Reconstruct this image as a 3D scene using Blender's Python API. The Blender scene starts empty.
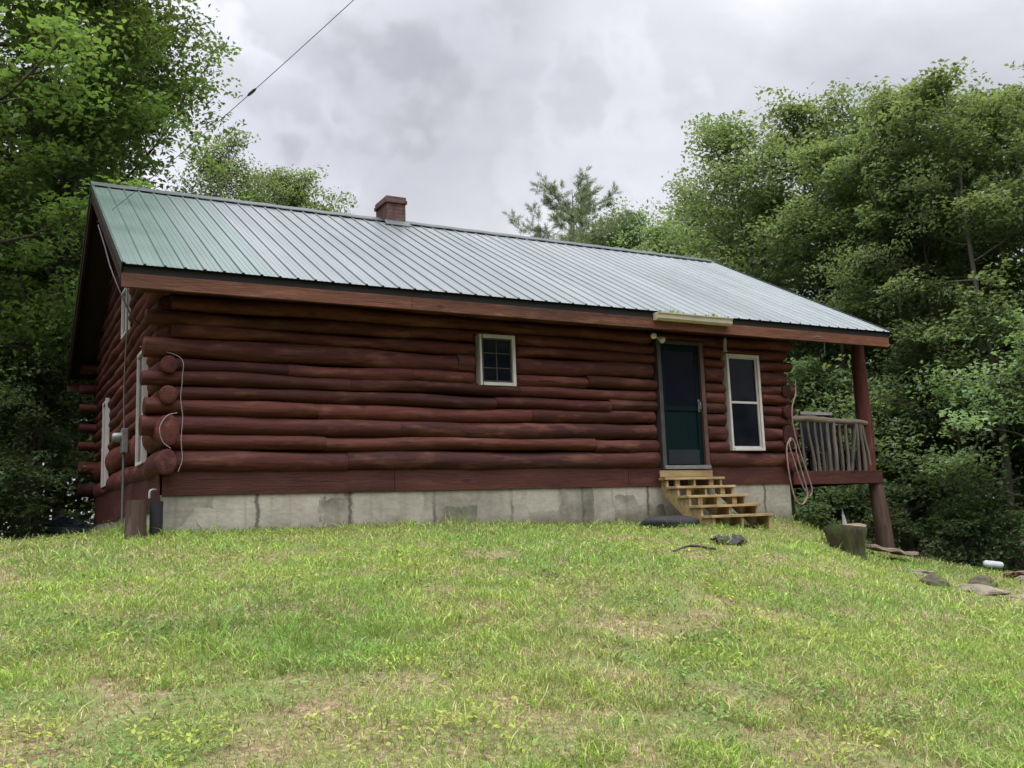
import bpy, bmesh, math, random
import numpy as np
from mathutils import Vector, Matrix
scene = bpy.context.scene
COL = scene.collection
R = math.radians

# ------------------------------------------------------------------ terrain
#TERRAIN
GP = np.array([
 (-1.77,-12.14,-1.58),(0.1,-8.6,-1.02),(-1.7,-7.2,-0.98),(2.75,-9,-1.30),(6,-7,-1.22),(3.5,-5,-0.60),
 (0,0,-0.06),(3.4,0,-0.05),(7.4,0,-0.17),(10.3,0,-0.20),(0,4,-0.08),(0,8,-0.12),(1.5,-2.0,-0.18),(5,-2.2,-0.28),(8.0,-2.2,-0.42),
 (12.5,-0.1,-0.87),(11.3,0.2,-0.52),(9.7,-1.73,-0.74),(11.0,-1.2,-0.87),(11.9,-2.5,-1.22),(10.05,-2.98,-1.18),(11.5,-3.27,-1.25),(14.57,-0.6,-1.32),(12.5,4,-1.0),
 (12,8,-0.9),(6,10,-0.4),(16,3,-1.65),(20,0,-1.8),(25,10,-2.3),(8,-4,-0.95),(10,-7,-1.45),(16,-8,-1.8),
 (-1.7,1.0,-0.10),(-1.7,6,-0.45),(-6,4,-0.35),(-6,-6,-0.75),(-8,-12,-1.4),(-12,2,-0.5),(-2,-20,-2.1),(10,-20,-2.1),
 (-15,-20,-1.8),(30,40,-3.0),(-30,40,-1.2),(0,25,-0.8),(40,-20,-2.8),(-40,-10,-1.5),(45,15,-2.8),(0,-40,-2.4)],float)
def _phi(r): return np.sqrt(r*r+2.2)
def _solve():
    n=len(GP); A=np.zeros((n+3,n+3)); d=np.hypot(GP[:,None,0]-GP[None,:,0],GP[:,None,1]-GP[None,:,1])
    A[:n,:n]=_phi(d)-np.eye(n)*0.02; A[:n,n]=1;A[:n,n+1:]=GP[:,:2];A[n,:n]=1;A[n+1:,:n]=GP[:,:2].T
    return np.linalg.solve(A,np.concatenate([GP[:,2],[0,0,0]]))
GW=_solve()
def gz(x,y):
    x=np.asarray(x,float);y=np.asarray(y,float);s=x.shape
    x=x.ravel();y=y.ravel();out=np.empty(len(x))
    for i in range(0,len(x),100000):
        a=x[i:i+100000];b=y[i:i+100000]
        d=np.hypot(a[:,None]-GP[None,:,0],b[:,None]-GP[None,:,1])
        z=_phi(d)@GW[:-3]+GW[-3]+GW[-2]*a+GW[-1]*b
        r=np.hypot(a-3,b-3); t=np.clip((r-35)/40,0,1); t=t*t*(3-2*t)
        out[i:i+100000]=z*(1-t)+(-2.4)*t
    return out.reshape(s)
#ENDTERRAIN
def g1(x,y): return float(gz(np.array([x]),np.array([y]))[0])

# ------------------------------------------------------------------ numpy value noise
class VNoise:
    def __init__(s,seed):
        s.g=np.random.default_rng(seed).random((256,256))
    def __call__(s,x,y):
        xi=np.floor(x).astype(int);yi=np.floor(y).astype(int);fx=x-xi;fy=y-yi
        fx=fx*fx*(3-2*fx);fy=fy*fy*(3-2*fy);g=s.g
        a=g[xi&255,yi&255];b=g[(xi+1)&255,yi&255];c=g[xi&255,(yi+1)&255];d=g[(xi+1)&255,(yi+1)&255]
        return (a*(1-fx)+b*fx)*(1-fy)+(c*(1-fx)+d*fx)*fy
def fbm(n,x,y,f,o=3):
    v=0;a=.5;t=0
    for i in range(o): v=v+a*n(x*f+17*i,y*f+31*i);t+=a;a*=.5;f*=2.1
    return v/t

# ------------------------------------------------------------------ materials
def nmat(name):
    m=bpy.data.materials.new(name); m.use_nodes=True
    nt=m.node_tree; b=nt.nodes['Principled BSDF']
    return m,nt,b
def nd(nt,t,**k):
    n=nt.nodes.new(t)
    for a,v in k.items():
        if a=='inp':
            for kk,vv in v.items(): n.inputs[kk].default_value=vv
        else: setattr(n,a,v)
    return n
def L(nt,a,b): nt.links.new(a,b)
def ramp(nt,fac,stops):
    r=nd(nt,'ShaderNodeValToRGB'); e=r.color_ramp.elements
    while len(e)<len(stops): e.new(0.5)
    for i,(p,c) in enumerate(stops):
        e[i].position=p; e[i].color=(*c,1) if len(c)==3 else c
    L(nt,fac,r.inputs[0]); return r.outputs[0]
def coords(nt,scale=(1,1,1),kind='Object'):
    tc=nd(nt,'ShaderNodeTexCoord'); mp=nd(nt,'ShaderNodeMapping'); mp.inputs['Scale'].default_value=scale
    L(nt,tc.outputs[kind],mp.inputs[0]); return mp.outputs[0]
def noise(nt,vec,scale,detail=4,rough=.55):
    n=nd(nt,'ShaderNodeTexNoise',inp={'Scale':scale,'Detail':detail,'Roughness':rough}); L(nt,vec,n.inputs['Vector']); return n.outputs[0]
def mix(nt,fac,a,b,mode='MIX'):
    m=nd(nt,'ShaderNodeMix',data_type='RGBA',blend_type=mode)
    for s,i in ((fac,0),(a,6),(b,7)):
        if hasattr(s,'links'): L(nt,s,m.inputs[i])
        else: m.inputs[i].default_value= s if i==0 else (*s,1)
    return m.outputs[2]
def bump(nt,b,h,st,dist=.02):
    n=nd(nt,'ShaderNodeBump',inp={'Strength':st,'Distance':dist}); L(nt,h,n.inputs['Height']); L(nt,n.outputs[0],b.inputs['Normal'])
def plain(name,col,rough=.6,metal=0,var=.25,scale=6,bs=.15,spec=.5):
    m,nt,b=nmat(name); v=coords(nt)
    n=noise(nt,v,scale,5)
    c=ramp(nt,n,[(.3,tuple(x*(1-var) for x in col)),(.7,tuple(min(1,x*(1+var)) for x in col))])
    L(nt,c,b.inputs['Base Color']); b.inputs['Roughness'].default_value=rough; b.inputs['Metallic'].default_value=metal
    b.inputs['Specular IOR Level'].default_value=spec
    if bs: bump(nt,b,noise(nt,v,scale*8,4),bs,.01)
    return m
def log_mat(name,axis,lo=(.046,.0125,.0105),hi=(.110,.0310,.0235),worn=(.20,.086,.056)):
    m,nt,b=nmat(name)
    st={'x':(.9,9,9),'y':(9,.9,9),'z':(9,9,.9)}[axis]
    v=coords(nt,st); v2=coords(nt,tuple(.25 if s<1 else .5 for s in st))
    c=ramp(nt,noise(nt,v,2.2,8,.65),[(.3,lo),(.72,hi)])
    at=nd(nt,'ShaderNodeAttribute',attribute_name='tint')
    c=mix(nt,1.0,c,at.outputs['Color'],'MULTIPLY')
    w=ramp(nt,noise(nt,coords(nt,tuple(1.1 if s<1 else 4.5 for s in st)),1.5,6,.6),[(.52,(0,0,0)),(.74,(1,1,1))])
    wm=nd(nt,'ShaderNodeMath',operation='MULTIPLY',inp={1:.72}); L(nt,w,wm.inputs[0])
    c=mix(nt,wm.outputs[0],c,worn)
    kn=nd(nt,'ShaderNodeTexVoronoi',inp={'Scale':1.0}); L(nt,coords(nt,tuple(1.7 if s<1 else 4 for s in st)),kn.inputs['Vector'])
    kf=ramp(nt,kn.outputs['Distance'],[(.06,(.8,.8,.8)),(.16,(0,0,0))])
    c=mix(nt,kf,c,(.025,.009,.008))
    ck=noise(nt,coords(nt,tuple(.55 if s<1 else 26 for s in st)),1.6,3,.5); cf=ramp(nt,ck,[(.655,(0,0,0)),(.69,(.85,.85,.85))])
    c=mix(nt,cf,c,(.018,.007,.006))
    fd=ramp(nt,noise(nt,coords(nt,tuple(.35 if s<1 else 1.4 for s in st)),1.3,5,.6),[(.35,(.72,.72,.72)),(.65,(1.2,1.14,1.12))]); c=mix(nt,1.0,c,fd,'MULTIPLY')
    L(nt,c,b.inputs['Base Color'])
    b.inputs['Roughness'].default_value=.68
    b.inputs['Specular IOR Level'].default_value=.25
    h=noise(nt,coords(nt,tuple(s*1.6 for s in st)),3.2,9,.7); bump(nt,b,h,.45,.03)
    return m
M={}
M['log_x']=log_mat('stained_log_x','x'); M['log_y']=log_mat('stained_log_y','y')
M['post']=log_mat('stained_post','z',(.055,.015,.0125),(.105,.028,.022),(.16,.07,.05))
M['skirt']=log_mat('skirt_board','x',(.050,.0165,.013),(.088,.028,.0205),(.115,.045,.032))
M['skirt_y']=log_mat('skirt_board_side','y',(.045,.0135,.012),(.075,.022,.018),(.095,.034,.026))
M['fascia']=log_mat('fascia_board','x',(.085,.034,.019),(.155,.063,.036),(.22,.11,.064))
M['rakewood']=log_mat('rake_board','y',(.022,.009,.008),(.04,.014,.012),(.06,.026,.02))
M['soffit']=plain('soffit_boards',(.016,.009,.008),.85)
M['white']=plain('white_painted_casing',(.50,.47,.445),.5,var=.12,scale=5,bs=.08)
M['cream']=plain('cream_gutter',(.44,.39,.29),.45,var=.15,scale=4,bs=.05)
M['greymetal']=plain('grey_metal',(.20,.205,.205),.5,.4,var=.2)
M['palegrey']=plain('pale_grey_plastic',(.30,.30,.295),.5,var=.1)
M['doorgreen']=plain('dark_green_door',(.0008,.0095,.0105),.55,var=.2,scale=3,bs=.03,spec=.12)
M['doorkick']=plain('door_kick_plate',(.006,.011,.016),.4,var=.3,scale=2,bs=.03)
M['jambgrey']=plain('weathered_jamb',(.045,.040,.040),.7)
M['jambred']=plain('brown_door_trim',(.085,.04,.031),.6)
M['pt']=None
def glass_mat(name,col=(.003,.004,.0065),spec=.14):
    m,nt,b=nmat(name); n=noise(nt,coords(nt),3,3)
    L(nt,ramp(nt,n,[(.3,col),(.75,tuple(c*2.2 for c in col))]),b.inputs['Base Color'])
    b.inputs['Roughness'].default_value=.06; b.inputs['Specular IOR Level'].default_value=spec
    bump(nt,b,noise(nt,coords(nt),1.2,1),.02,.01); return m
M['glass']=glass_mat('dark_window_glass')
M['doorglass']=glass_mat('door_glass',(.0015,.0025,.006),.07)
def pt_mat():
    m,nt,b=nmat('treated_lumber'); v=coords(nt,(1.2,8,8))
    c=ramp(nt,noise(nt,v,2.5,7,.6),[(.28,(.19,.125,.05)),(.55,(.36,.265,.12)),(.8,(.46,.36,.19))])
    d=ramp(nt,noise(nt,coords(nt),2.2,4),[(.45,(0,0,0)),(.75,(.7,.7,.7))])
    c=mix(nt,d,c,(.19,.10,.045))
    L(nt,c,b.inputs['Base Color']); b.inputs['Roughness'].default_value=.75
    bump(nt,b,noise(nt,v,6,6),.3,.01); return m
M['pt']=pt_mat()
def concrete():
    m,nt,b=nmat('foundation_concrete'); v=coords(nt)
    base=ramp(nt,noise(nt,v,1.7,8,.62),[(.25,(.22,.20,.16)),(.5,(.35,.325,.265)),(.78,(.45,.42,.345))])
    # damp patches: blocky areas of different wash
    vp=nd(nt,'ShaderNodeTexVoronoi',distance='CHEBYCHEV',inp={'Scale':1.0,'Randomness':.85}); 
    nz=nd(nt,'ShaderNodeTexNoise',inp={'Scale':5.,'Detail':4.}); L(nt,v,nz.inputs['Vector'])
    ad=nd(nt,'ShaderNodeVectorMath',operation='MULTIPLY_ADD',inp={1:(.16,.16,.16)}); L(nt,nz.outputs['Color'],ad.inputs[0]); L(nt,coords(nt,(1.35,1.35,1.0)),ad.inputs[2])
    L(nt,ad.outputs[0],vp.inputs['Vector'])
    sx=nd(nt,'ShaderNodeSeparateColor'); L(nt,vp.outputs['Color'],sx.inputs[0])
    pf=ramp(nt,sx.outputs[0],[(.34,(0,0,0)),(.68,(.95,.95,.95))])
    pf=mix(nt,1.0,pf,ramp(nt,noise(nt,v,3,5),[(.28,(0,0,0)),(.62,(1,1,1))]),'MULTIPLY')
    c=mix(nt,pf,base,(.13,.12,.09))
    st=ramp(nt,noise(nt,coords(nt,(7,7,.35)),1.2,5),[(.56,(0,0,0)),(.75,(.6,.6,.6))])
    c=mix(nt,st,c,(.13,.12,.095))
    # form joints
    sp=nd(nt,'ShaderNodeSeparateXYZ'); L(nt,v,sp.inputs[0])
    wob=nd(nt,'ShaderNodeMath',operation='MULTIPLY_ADD',inp={1:.10}); L(nt,noise(nt,coords(nt,(.6,.6,4)),2,3),wob.inputs[0]); 
    sm=nd(nt,'ShaderNodeMath',operation='ADD'); L(nt,sp.outputs[0],sm.inputs[0]); L(nt,sp.outputs[1],sm.inputs[1]); L(nt,sm.outputs[0],wob.inputs[2])
    md=nd(nt,'ShaderNodeMath',operation='PINGPONG',inp={1:.61}); L(nt,wob.outputs[0],md.inputs[0])
    jf=ramp(nt,md.outputs[0],[(.012,(.8,.8,.8)),(.035,(0,0,0))])
    jf=mix(nt,1.0,jf,ramp(nt,noise(nt,v,1.3,3),[(.30,(0,0,0)),(.5,(1,1,1))]),'MULTIPLY')
    c=mix(nt,jf,c,(.06,.053,.042))
    zs=nd(nt,'ShaderNodeMath',operation='MULTIPLY_ADD',inp={1:.28}); L(nt,noise(nt,v,3.5,5),zs.inputs[0]); L(nt,sp.outputs[2],zs.inputs[2])
    sf=ramp(nt,zs.outputs[0],[(.02,(.7,.7,.7)),(.20,(0,0,0))]); c=mix(nt,sf,c,(.12,.115,.065))
    fx=ramp(nt,noise(nt,coords(nt,(1,1,2.2)),9,8,.7),[(.35,(.82,.82,.82)),(.65,(1.1,1.1,1.1))]); c=mix(nt,1.0,c,fx,'MULTIPLY')
    L(nt,c,b.inputs['Base Color']); b.inputs['Roughness'].default_value=.9
    bump(nt,b,noise(nt,v,14,8),.4,.01); return m
M['concrete']=concrete()
def roof_mat():
    m,nt,b=nmat('green_ribbed_metal'); v=coords(nt)
    n=ramp(nt,noise(nt,coords(nt,(2.5,.35,.35)),1.3,6),[(.3,(.128,.146,.144)),(.7,(.176,.193,.193))])
    d=ramp(nt,noise(nt,v,.9,6,.65),[(.5,(0,0,0)),(.85,(.6,.6,.6))])
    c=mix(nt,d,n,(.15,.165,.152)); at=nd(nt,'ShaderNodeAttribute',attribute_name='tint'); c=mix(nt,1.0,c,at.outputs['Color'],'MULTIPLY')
    L(nt,c,b.inputs['Base Color'])
    r=nd(nt,'ShaderNodeMapRange',inp={3:.27,4:.44}); L(nt,noise(nt,v,1.5,5),r.inputs[0]); L(nt,r.outputs[0],b.inputs['Roughness'])
    b.inputs['Metallic'].default_value=.62; b.inputs['Specular IOR Level'].default_value=.75
    bump(nt,b,noise(nt,v,1.1,3),.12,.02); return m
M['roof']=roof_mat()
M['ridge']=plain('ridge_cap_metal',(.028,.040,.036),.5,.2,var=.25,scale=3,bs=.05)
M['matte_black']=plain('eave_shadow_strip',(.012,.012,.012),.9)  # black painted as eave shadow; also colours the flue and floodlight base
def brick():
    m,nt,b=nmat('chimney_brick'); tc=nd(nt,'ShaderNodeTexCoord'); sp=nd(nt,'ShaderNodeSeparateXYZ'); L(nt,tc.outputs['Object'],sp.inputs[0])
    a=nd(nt,'ShaderNodeMath',operation='ADD'); L(nt,sp.outputs[0],a.inputs[0]); L(nt,sp.outputs[1],a.inputs[1])
    cb=nd(nt,'ShaderNodeCombineXYZ'); L(nt,a.outputs[0],cb.inputs[0]); L(nt,sp.outputs[2],cb.inputs[1])
    br=nd(nt,'ShaderNodeTexBrick',inp={'Color1':(.10,.045,.036,1),'Color2':(.15,.078,.062,1),'Mortar':(.14,.12,.11,1),'Scale':1.,'Brick Width':.2,'Row Height':.07,'Mortar Size':.006,'Bias':-.1}); L(nt,cb.outputs[0],br.inputs['Vector'])
    d=ramp(nt,noise(nt,tc.outputs['Object'],5,5),[(.4,(.55,.5,.5)),(.7,(1,1,1))])
    L(nt,mix(nt,1.0,br.outputs[0],d,'MULTIPLY'),b.inputs['Base Color']); b.inputs['Roughness'].default_value=.9
    bump(nt,b,br.outputs['Fac'],-.5,.01); return m
M['brick']=brick()
M['lowpost']=log_mat('weathered_stained_post','z',(.048,.030,.023),(.105,.070,.054),(.18,.14,.11))
M['peeled']=log_mat('peeled_stick','z',(.085,.075,.06),(.17,.15,.125),(.22,.195,.165))
M['peeled_x']=log_mat('peeled_rail','x',(.13,.10,.072),(.24,.195,.15),(.30,.25,.20))
M['bark']=log_mat('tree_bark','z',(.045,.038,.030),(.115,.10,.082),(.16,.15,.125))
M['palebark']=log_mat('pale_bark','z',(.07,.064,.052),(.16,.148,.122),(.21,.20,.17))
M['hose']=plain('faded_hose',(.24,.155,.14),.5,var=.2,bs=0)
M['cable']=plain('grey_cable',(.12,.12,.125),.6,var=.1,bs=0)
M['blackcable']=plain('black_cable',(.03,.03,.032),.6,var=.1,bs=0)
M['whitecable']=plain('white_cable',(.24,.22,.21),.55,var=.1,bs=0)
M['black']=plain('black_plastic',(.006,.0065,.007),.8,var=.4,bs=.1)
M['tarp']=plain('dark_blue_tarp',(.012,.022,.035),.5,var=.5,scale=4)
M['whiteplastic']=plain('white_plastic',(.60,.62,.62),.5,var=.08)
M['bulb']=plain('floodlight_glass',(.62,.62,.60),.3,var=.08,bs=0)
M['bench_dark']=plain('dark_blue_chair_frame',(.012,.016,.03),.5,var=.3)
M['bench_slat']=plain('weathered_slat',(.48,.46,.42),.7,var=.2)
M['rock']=plain('pale_fieldstone',(.125,.105,.075),.95,var=.55,scale=5,bs=.8)
M['rust']=plain('rusty_brown_rubble',(.11,.055,.04),.95,var=.5,scale=7,bs=.6)
def stump_mat():
    m,nt,b=nmat('mossy_stump'); v=coords(nt)
    c=ramp(nt,noise(nt,coords(nt,(10,10,2)),1.5,6),[(.3,(.026,.020,.012)),(.7,(.075,.058,.034))])
    mo=ramp(nt,noise(nt,v,3.5,5),[(.42,(0,0,0)),(.62,(1,1,1))])
    c=mix(nt,mo,c,(.060,.080,.020)); L(nt,c,b.inputs['Base Color']); b.inputs['Roughness'].default_value=.95
    bump(nt,b,noise(nt,coords(nt,(14,14,3)),1.5,8),.8,.05); return m
M['stump']=stump_mat(); M['stumptop']=plain('cut_stump_wood',(.13,.10,.055),.9,var=.5,scale=8,bs=.5)
M['splinter']=plain('pale_splinter',(.22,.215,.20),.85,var=.2,scale=10)
def leaf_mat(name,dark,light,trans=.32,objvar=.12):
    m,nt,b=nmat(name); out=nt.nodes['Material Output']
    at=nd(nt,'ShaderNodeAttribute',attribute_name='tint'); sc=nd(nt,'ShaderNodeSeparateColor'); L(nt,at.outputs['Color'],sc.inputs[0])
    c=mix(nt,sc.outputs[0],dark,light)
    oi=nd(nt,'ShaderNodeObjectInfo'); hs=nd(nt,'ShaderNodeHueSaturation',inp={'Saturation':.92})
    mr=nd(nt,'ShaderNodeMapRange',inp={3:1-objvar*1.3,4:1+objvar*1.3}); L(nt,oi.outputs['Random'],mr.inputs[0]); L(nt,mr.outputs[0],hs.inputs['Value'])
    mh=nd(nt,'ShaderNodeMapRange',inp={3:.485,4:.515}); L(nt,oi.outputs['Random'],mh.inputs[0]); L(nt,mh.outputs[0],hs.inputs['Hue'])
    L(nt,c,hs.inputs['Color']); 
    L(nt,hs.outputs[0],b.inputs['Base Color']); b.inputs['Roughness'].default_value=.62; b.inputs['Specular IOR Level'].default_value=.14
    t=nd(nt,'ShaderNodeBsdfTranslucent'); g=mix(nt,1.0,hs.outputs[0],(1.25,1.2,.6),'MULTIPLY'); L(nt,g,t.inputs['Color'])
    ms=nd(nt,'ShaderNodeMixShader',inp={0:trans}); L(nt,b.outputs[0],ms.inputs[1]); L(nt,t.outputs[0],ms.inputs[2]); L(nt,ms.outputs[0],out.inputs['Surface'])
    return m
M['leaf_bright']=leaf_mat('maple_leaves',(.068,.130,.032),(.165,.255,.068),.45)
M['leaf']=leaf_mat('oak_leaves',(.082,.134,.060),(.172,.240,.112),.45)
M['leaf_dark']=leaf_mat('deep_wood_leaves',(.085,.145,.070),(.165,.235,.112),.45)
M['needle']=leaf_mat('pine_needles',(.10,.15,.09),(.20,.26,.165),.45)
def vcol_mat(name,rough=.7,trans=.3):
    m,nt,b=nmat(name); out=nt.nodes['Material Output']; at=nd(nt,'ShaderNodeAttribute',attribute_name='tint')
    L(nt,at.outputs['Color'],b.inputs['Base Color']); b.inputs['Roughness'].default_value=rough; b.inputs['Specular IOR Level'].default_value=.25
    t=nd(nt,'ShaderNodeBsdfTranslucent'); L(nt,at.outputs['Color'],t.inputs['Color'])
    ms=nd(nt,'ShaderNodeMixShader',inp={0:trans}); L(nt,b.outputs[0],ms.inputs[1]); L(nt,t.outputs[0],ms.inputs[2]); L(nt,ms.outputs[0],out.inputs['Surface'])
    return m
M['grass']=vcol_mat('grass_blades')
def ground_mat():
    m,nt,b=nmat('lawn_soil'); v=coords(nt)
    c=ramp(nt,noise(nt,v,26,10,.75),[(.30,(.05,.036,.022)),(.46,(.135,.098,.055)),(.58,(.24,.18,.11)),(.70,(.38,.31,.21))])
    gr=ramp(nt,noise(nt,v,1.2,6,.6),[(.40,(0,0,0)),(.60,(.85,.85,.85))])
    c=mix(nt,gr,c,(.085,.13,.03))
    sp=nd(nt,'ShaderNodeSeparateXYZ'); L(nt,v,sp.inputs[0]); dd=nd(nt,'ShaderNodeVectorMath',operation='DISTANCE',inp={1:(2,-9,-1)}); L(nt,v,dd.inputs[0])
    nzl=nd(nt,'ShaderNodeMath',operation='MULTIPLY_ADD',inp={1:5.}); L(nt,noise(nt,v,.5,4),nzl.inputs[0]); L(nt,dd.outputs['Value'],nzl.inputs[2])
    fm=nd(nt,'ShaderNodeMapRange',inp={1:15.5,2:18.5}); L(nt,nzl.outputs[0],fm.inputs[0])
    lit=ramp(nt,noise(nt,v,12,8,.7),[(.3,(.012,.010,.006)),(.55,(.035,.030,.016)),(.75,(.075,.055,.03))]); c=mix(nt,fm.outputs[0],c,lit)
    L(nt,c,b.inputs['Base Color']); b.inputs['Roughness'].default_value=.95; b.inputs['Specular IOR Level'].default_value=.1
    bump(nt,b,noise(nt,v,30,8),.7,.03); return m
M['ground']=ground_mat()

# ------------------------------------------------------------------ mesh helpers
class MB:
    def __init__(s): s.v=[];s.f=[];s.sm=[];s.t=[]
    def add(s,vs,fs,smooth=False,tint=1.0):
        o=len(s.v); s.v+= [tuple(p) for p in vs]; s.f+=[tuple(i+o for i in f) for f in fs]; s.sm+=[smooth]*len(fs)
        s.t+= [tint]*len(vs)
    def box(s,x0,x1,y0,y1,z0,z1,tint=1.0):
        s.add([(x0,y0,z0),(x1,y0,z0),(x1,y1,z0),(x0,y1,z0),(x0,y0,z1),(x1,y0,z1),(x1,y1,z1),(x0,y1,z1)],
              [(0,3,2,1),(4,5,6,7),(0,1,5,4),(1,2,6,5),(2,3,7,6),(3,0,4,7)],False,tint)
    def prism(s,poly,axis,a,b,tint=1.0):   # poly in the other two axes
        n=len(poly)
        def P(q,w): return {'x':(w,q[0],q[1]),'y':(q[0],w,q[1]),'z':(q[0],q[1],w)}[axis]
        vs=[P(q,a) for q in poly]+[P(q,b) for q in poly]
        fs=[tuple(range(n)),tuple(range(2*n-1,n-1,-1))]+[(i,(i+1)%n,n+(i+1)%n,n+i) for i in range(n)]
        s.add(vs,fs,False,tint)
    def tube(s,pts,rad,n=8,tint=1.0,caps=True,jit=0,rng=None):
        pts=[Vector(p) for p in pts]; k=len(pts)
        if not hasattr(rad,'__len__'): rad=[rad]*k
        d=(pts[1]-pts[0]).normalized(); u=d.orthogonal().normalized()
        vs=[]
        for i,p in enumerate(pts):
            if i==0: t=pts[1]-pts[0]
            elif i==k-1: t=pts[-1]-pts[-2]
            else: t=pts[i+1]-pts[i-1]
            t.normalize(); u=(u-t*u.dot(t)).normalized(); w=t.cross(u)
            for j in range(n):
                a=2*math.pi*j/n; r=rad[i]*(1+(rng.uniform(-jit,jit) if jit else 0))
                vs.append(p+u*math.cos(a)*r+w*math.sin(a)*r)
        fs=[(i*n+j,i*n+(j+1)%n,(i+1)*n+(j+1)%n,(i+1)*n+j) for i in range(k-1) for j in range(n)]
        s.add(vs,fs,True,tint)
        if caps:
            s.add(vs[:n],[tuple(range(n-1,-1,-1))],False,tint); s.add(vs[-n:],[tuple(range(n))],False,tint)
    def build(s,name,mat,parent=None,bevel=0,recalc=True):
        me=bpy.data.meshes.new(name); me.from_pydata(s.v,[],s.f); 
        me.polygons.foreach_set('use_smooth',s.sm)
        ca=me.color_attributes.new('tint','FLOAT_COLOR','POINT')
        t=np.ones((len(s.v),4),np.float32); tt=np.array([x if hasattr(x,'__len__') else (x,x,x) for x in s.t],np.float32)
        t[:,:3]=tt; ca.data.foreach_set('color',t.ravel())
        if recalc:
            bm=bmesh.new(); bm.from_mesh(me); bmesh.ops.recalc_face_normals(bm,faces=bm.faces)
            bm.to_mesh(me); bm.free()
        me.materials.append(mat); me.update()
        o=bpy.data.objects.new(name,me); COL.objects.link(o)
        if parent:
            o.parent=parent
            if parent.matrix_world!=Matrix.Identity(4): pass
        if bevel:
            md=o.modifiers.new('bevel','BEVEL'); md.width=bevel; md.segments=2; md.limit_method='ANGLE'
        return o
def np_mesh(name,V,F,mat,tint=None,parent=None,smooth=False):
    """V (n,3); F list of arrays of faces with the same corner count"""
    me=bpy.data.meshes.new(name); me.vertices.add(len(V)); me.vertices.foreach_set('co',V.astype(np.float32).ravel())
    nl=sum(f.size for f in F); npol=sum(len(f) for f in F)
    me.loops.add(nl); me.polygons.add(npol)
    me.loops.foreach_set('vertex_index',np.concatenate([f.ravel() for f in F]).astype(np.int32))
    tot=np.concatenate([np.full(len(f),f.shape[1]) for f in F]).astype(np.int32)
    st=np.concatenate([[0],np.cumsum(tot)[:-1]]).astype(np.int32)
    me.polygons.foreach_set('loop_start',st); me.polygons.foreach_set('loop_total',tot)
    if smooth: me.polygons.foreach_set('use_smooth',np.ones(npol,bool))
    if tint is not None:
        ca=me.color_attributes.new('tint','FLOAT_COLOR','POINT'); t=np.ones((len(V),4),np.float32); t[:,:3]=tint; ca.data.foreach_set('color',t.ravel())
    me.materials.append(mat); me.update(calc_edges=True); me.validate()
    o=bpy.data.objects.new(name,me); COL.objects.link(o)
    if parent: o.parent=parent
    return o
def tag(o,label=None,cat=None,group=None,kind=None):
    if label: o['label']=label
    if cat: o['category']=cat
    if group: o['group']=group
    if kind: o['kind']=kind
    return o
def empty(name,loc,label,cat,group=None,rz=0):
    o=bpy.data.objects.new(name,None); COL.objects.link(o); o.location=loc; o.rotation_euler=(0,0,rz); o.empty_display_size=.2
    return tag(o,label,cat,group)
def catmull(pts,n=8):
    P=[Vector(p) for p in pts]; P=[P[0]*2-P[1]]+P+[P[-1]*2-P[-2]]; out=[]
    for i in range(1,len(P)-2):
        a,b,c,d=P[i-1:i+3]
        for k in range(n):
            t=k/n; out.append(.5*((2*b)+(c-a)*t+(2*a-5*b+4*c-d)*t*t+(3*b-a-3*c+d)*t**3))
    out.append(P[-2]); return out

# ------------------------------------------------------------------ camera (fitted to the photograph)
CAM=Vector((-1.7657,-12.1433,0.0)); YAW,PIT,ROL,FPX=.5025,.141,.0366,947.05
f=Vector((math.sin(YAW)*math.cos(PIT),math.cos(YAW)*math.cos(PIT),math.sin(PIT))); r=Vector((math.cos(YAW),-math.sin(YAW),0)); u=r.cross(f)
c_,s_=math.cos(ROL),math.sin(ROL); r2=c_*r-s_*u; u2=s_*r+c_*u
cd=bpy.data.cameras.new('camera'); cam=bpy.data.objects.new('camera',cd); COL.objects.link(cam)
mw=Matrix((r2,u2,-f)).transposed().to_4x4(); mw.translation=CAM; cam.matrix_world=mw
cd.sensor_width=36; cd.lens=FPX/1024*36; cd.clip_end=1000; cd.clip_start=.05
scene.camera=cam

# ------------------------------------------------------------------ sky and light
SUN_EL,SUN_AZ=R(76),R(205)        # azimuth measured clockwise from +Y
w=bpy.data.worlds.new('World'); scene.world=w; w.use_nodes=True; nt=w.node_tree; bg=nt.nodes['Background']
sky=nd(nt,'ShaderNodeTexSky',sky_type='NISHITA',sun_disc=False,sun_elevation=SUN_EL,sun_rotation=SUN_AZ,air_density=1.0,dust_density=2.0)
tc=nd(nt,'ShaderNodeTexCoord'); sp=nd(nt,'ShaderNodeSeparateXYZ'); L(nt,tc.outputs['Generated'],sp.inputs[0])
zz=nd(nt,'ShaderNodeMath',operation='MAXIMUM',inp={1:0.0}); L(nt,sp.outputs[2],zz.inputs[0])
za=nd(nt,'ShaderNodeMath',operation='ADD',inp={1:.22}); L(nt,zz.outputs[0],za.inputs[0])
dv=nd(nt,'ShaderNodeVectorMath',operation='DIVIDE'); L(nt,tc.outputs['Generated'],dv.inputs[0])
cz=nd(nt,'ShaderNodeCombineXYZ'); [L(nt,za.outputs[0],cz.inputs[i]) for i in range(3)]; L(nt,cz.outputs[0],dv.inputs[1])
CLOUD_OFF=(3.1,1.7,0)
mo=nd(nt,'ShaderNodeMapping'); mo.inputs['Location'].default_value=CLOUD_OFF; mo.inputs['Scale'].default_value=(1,1,.0); L(nt,dv.outputs[0],mo.inputs[0])
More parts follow.
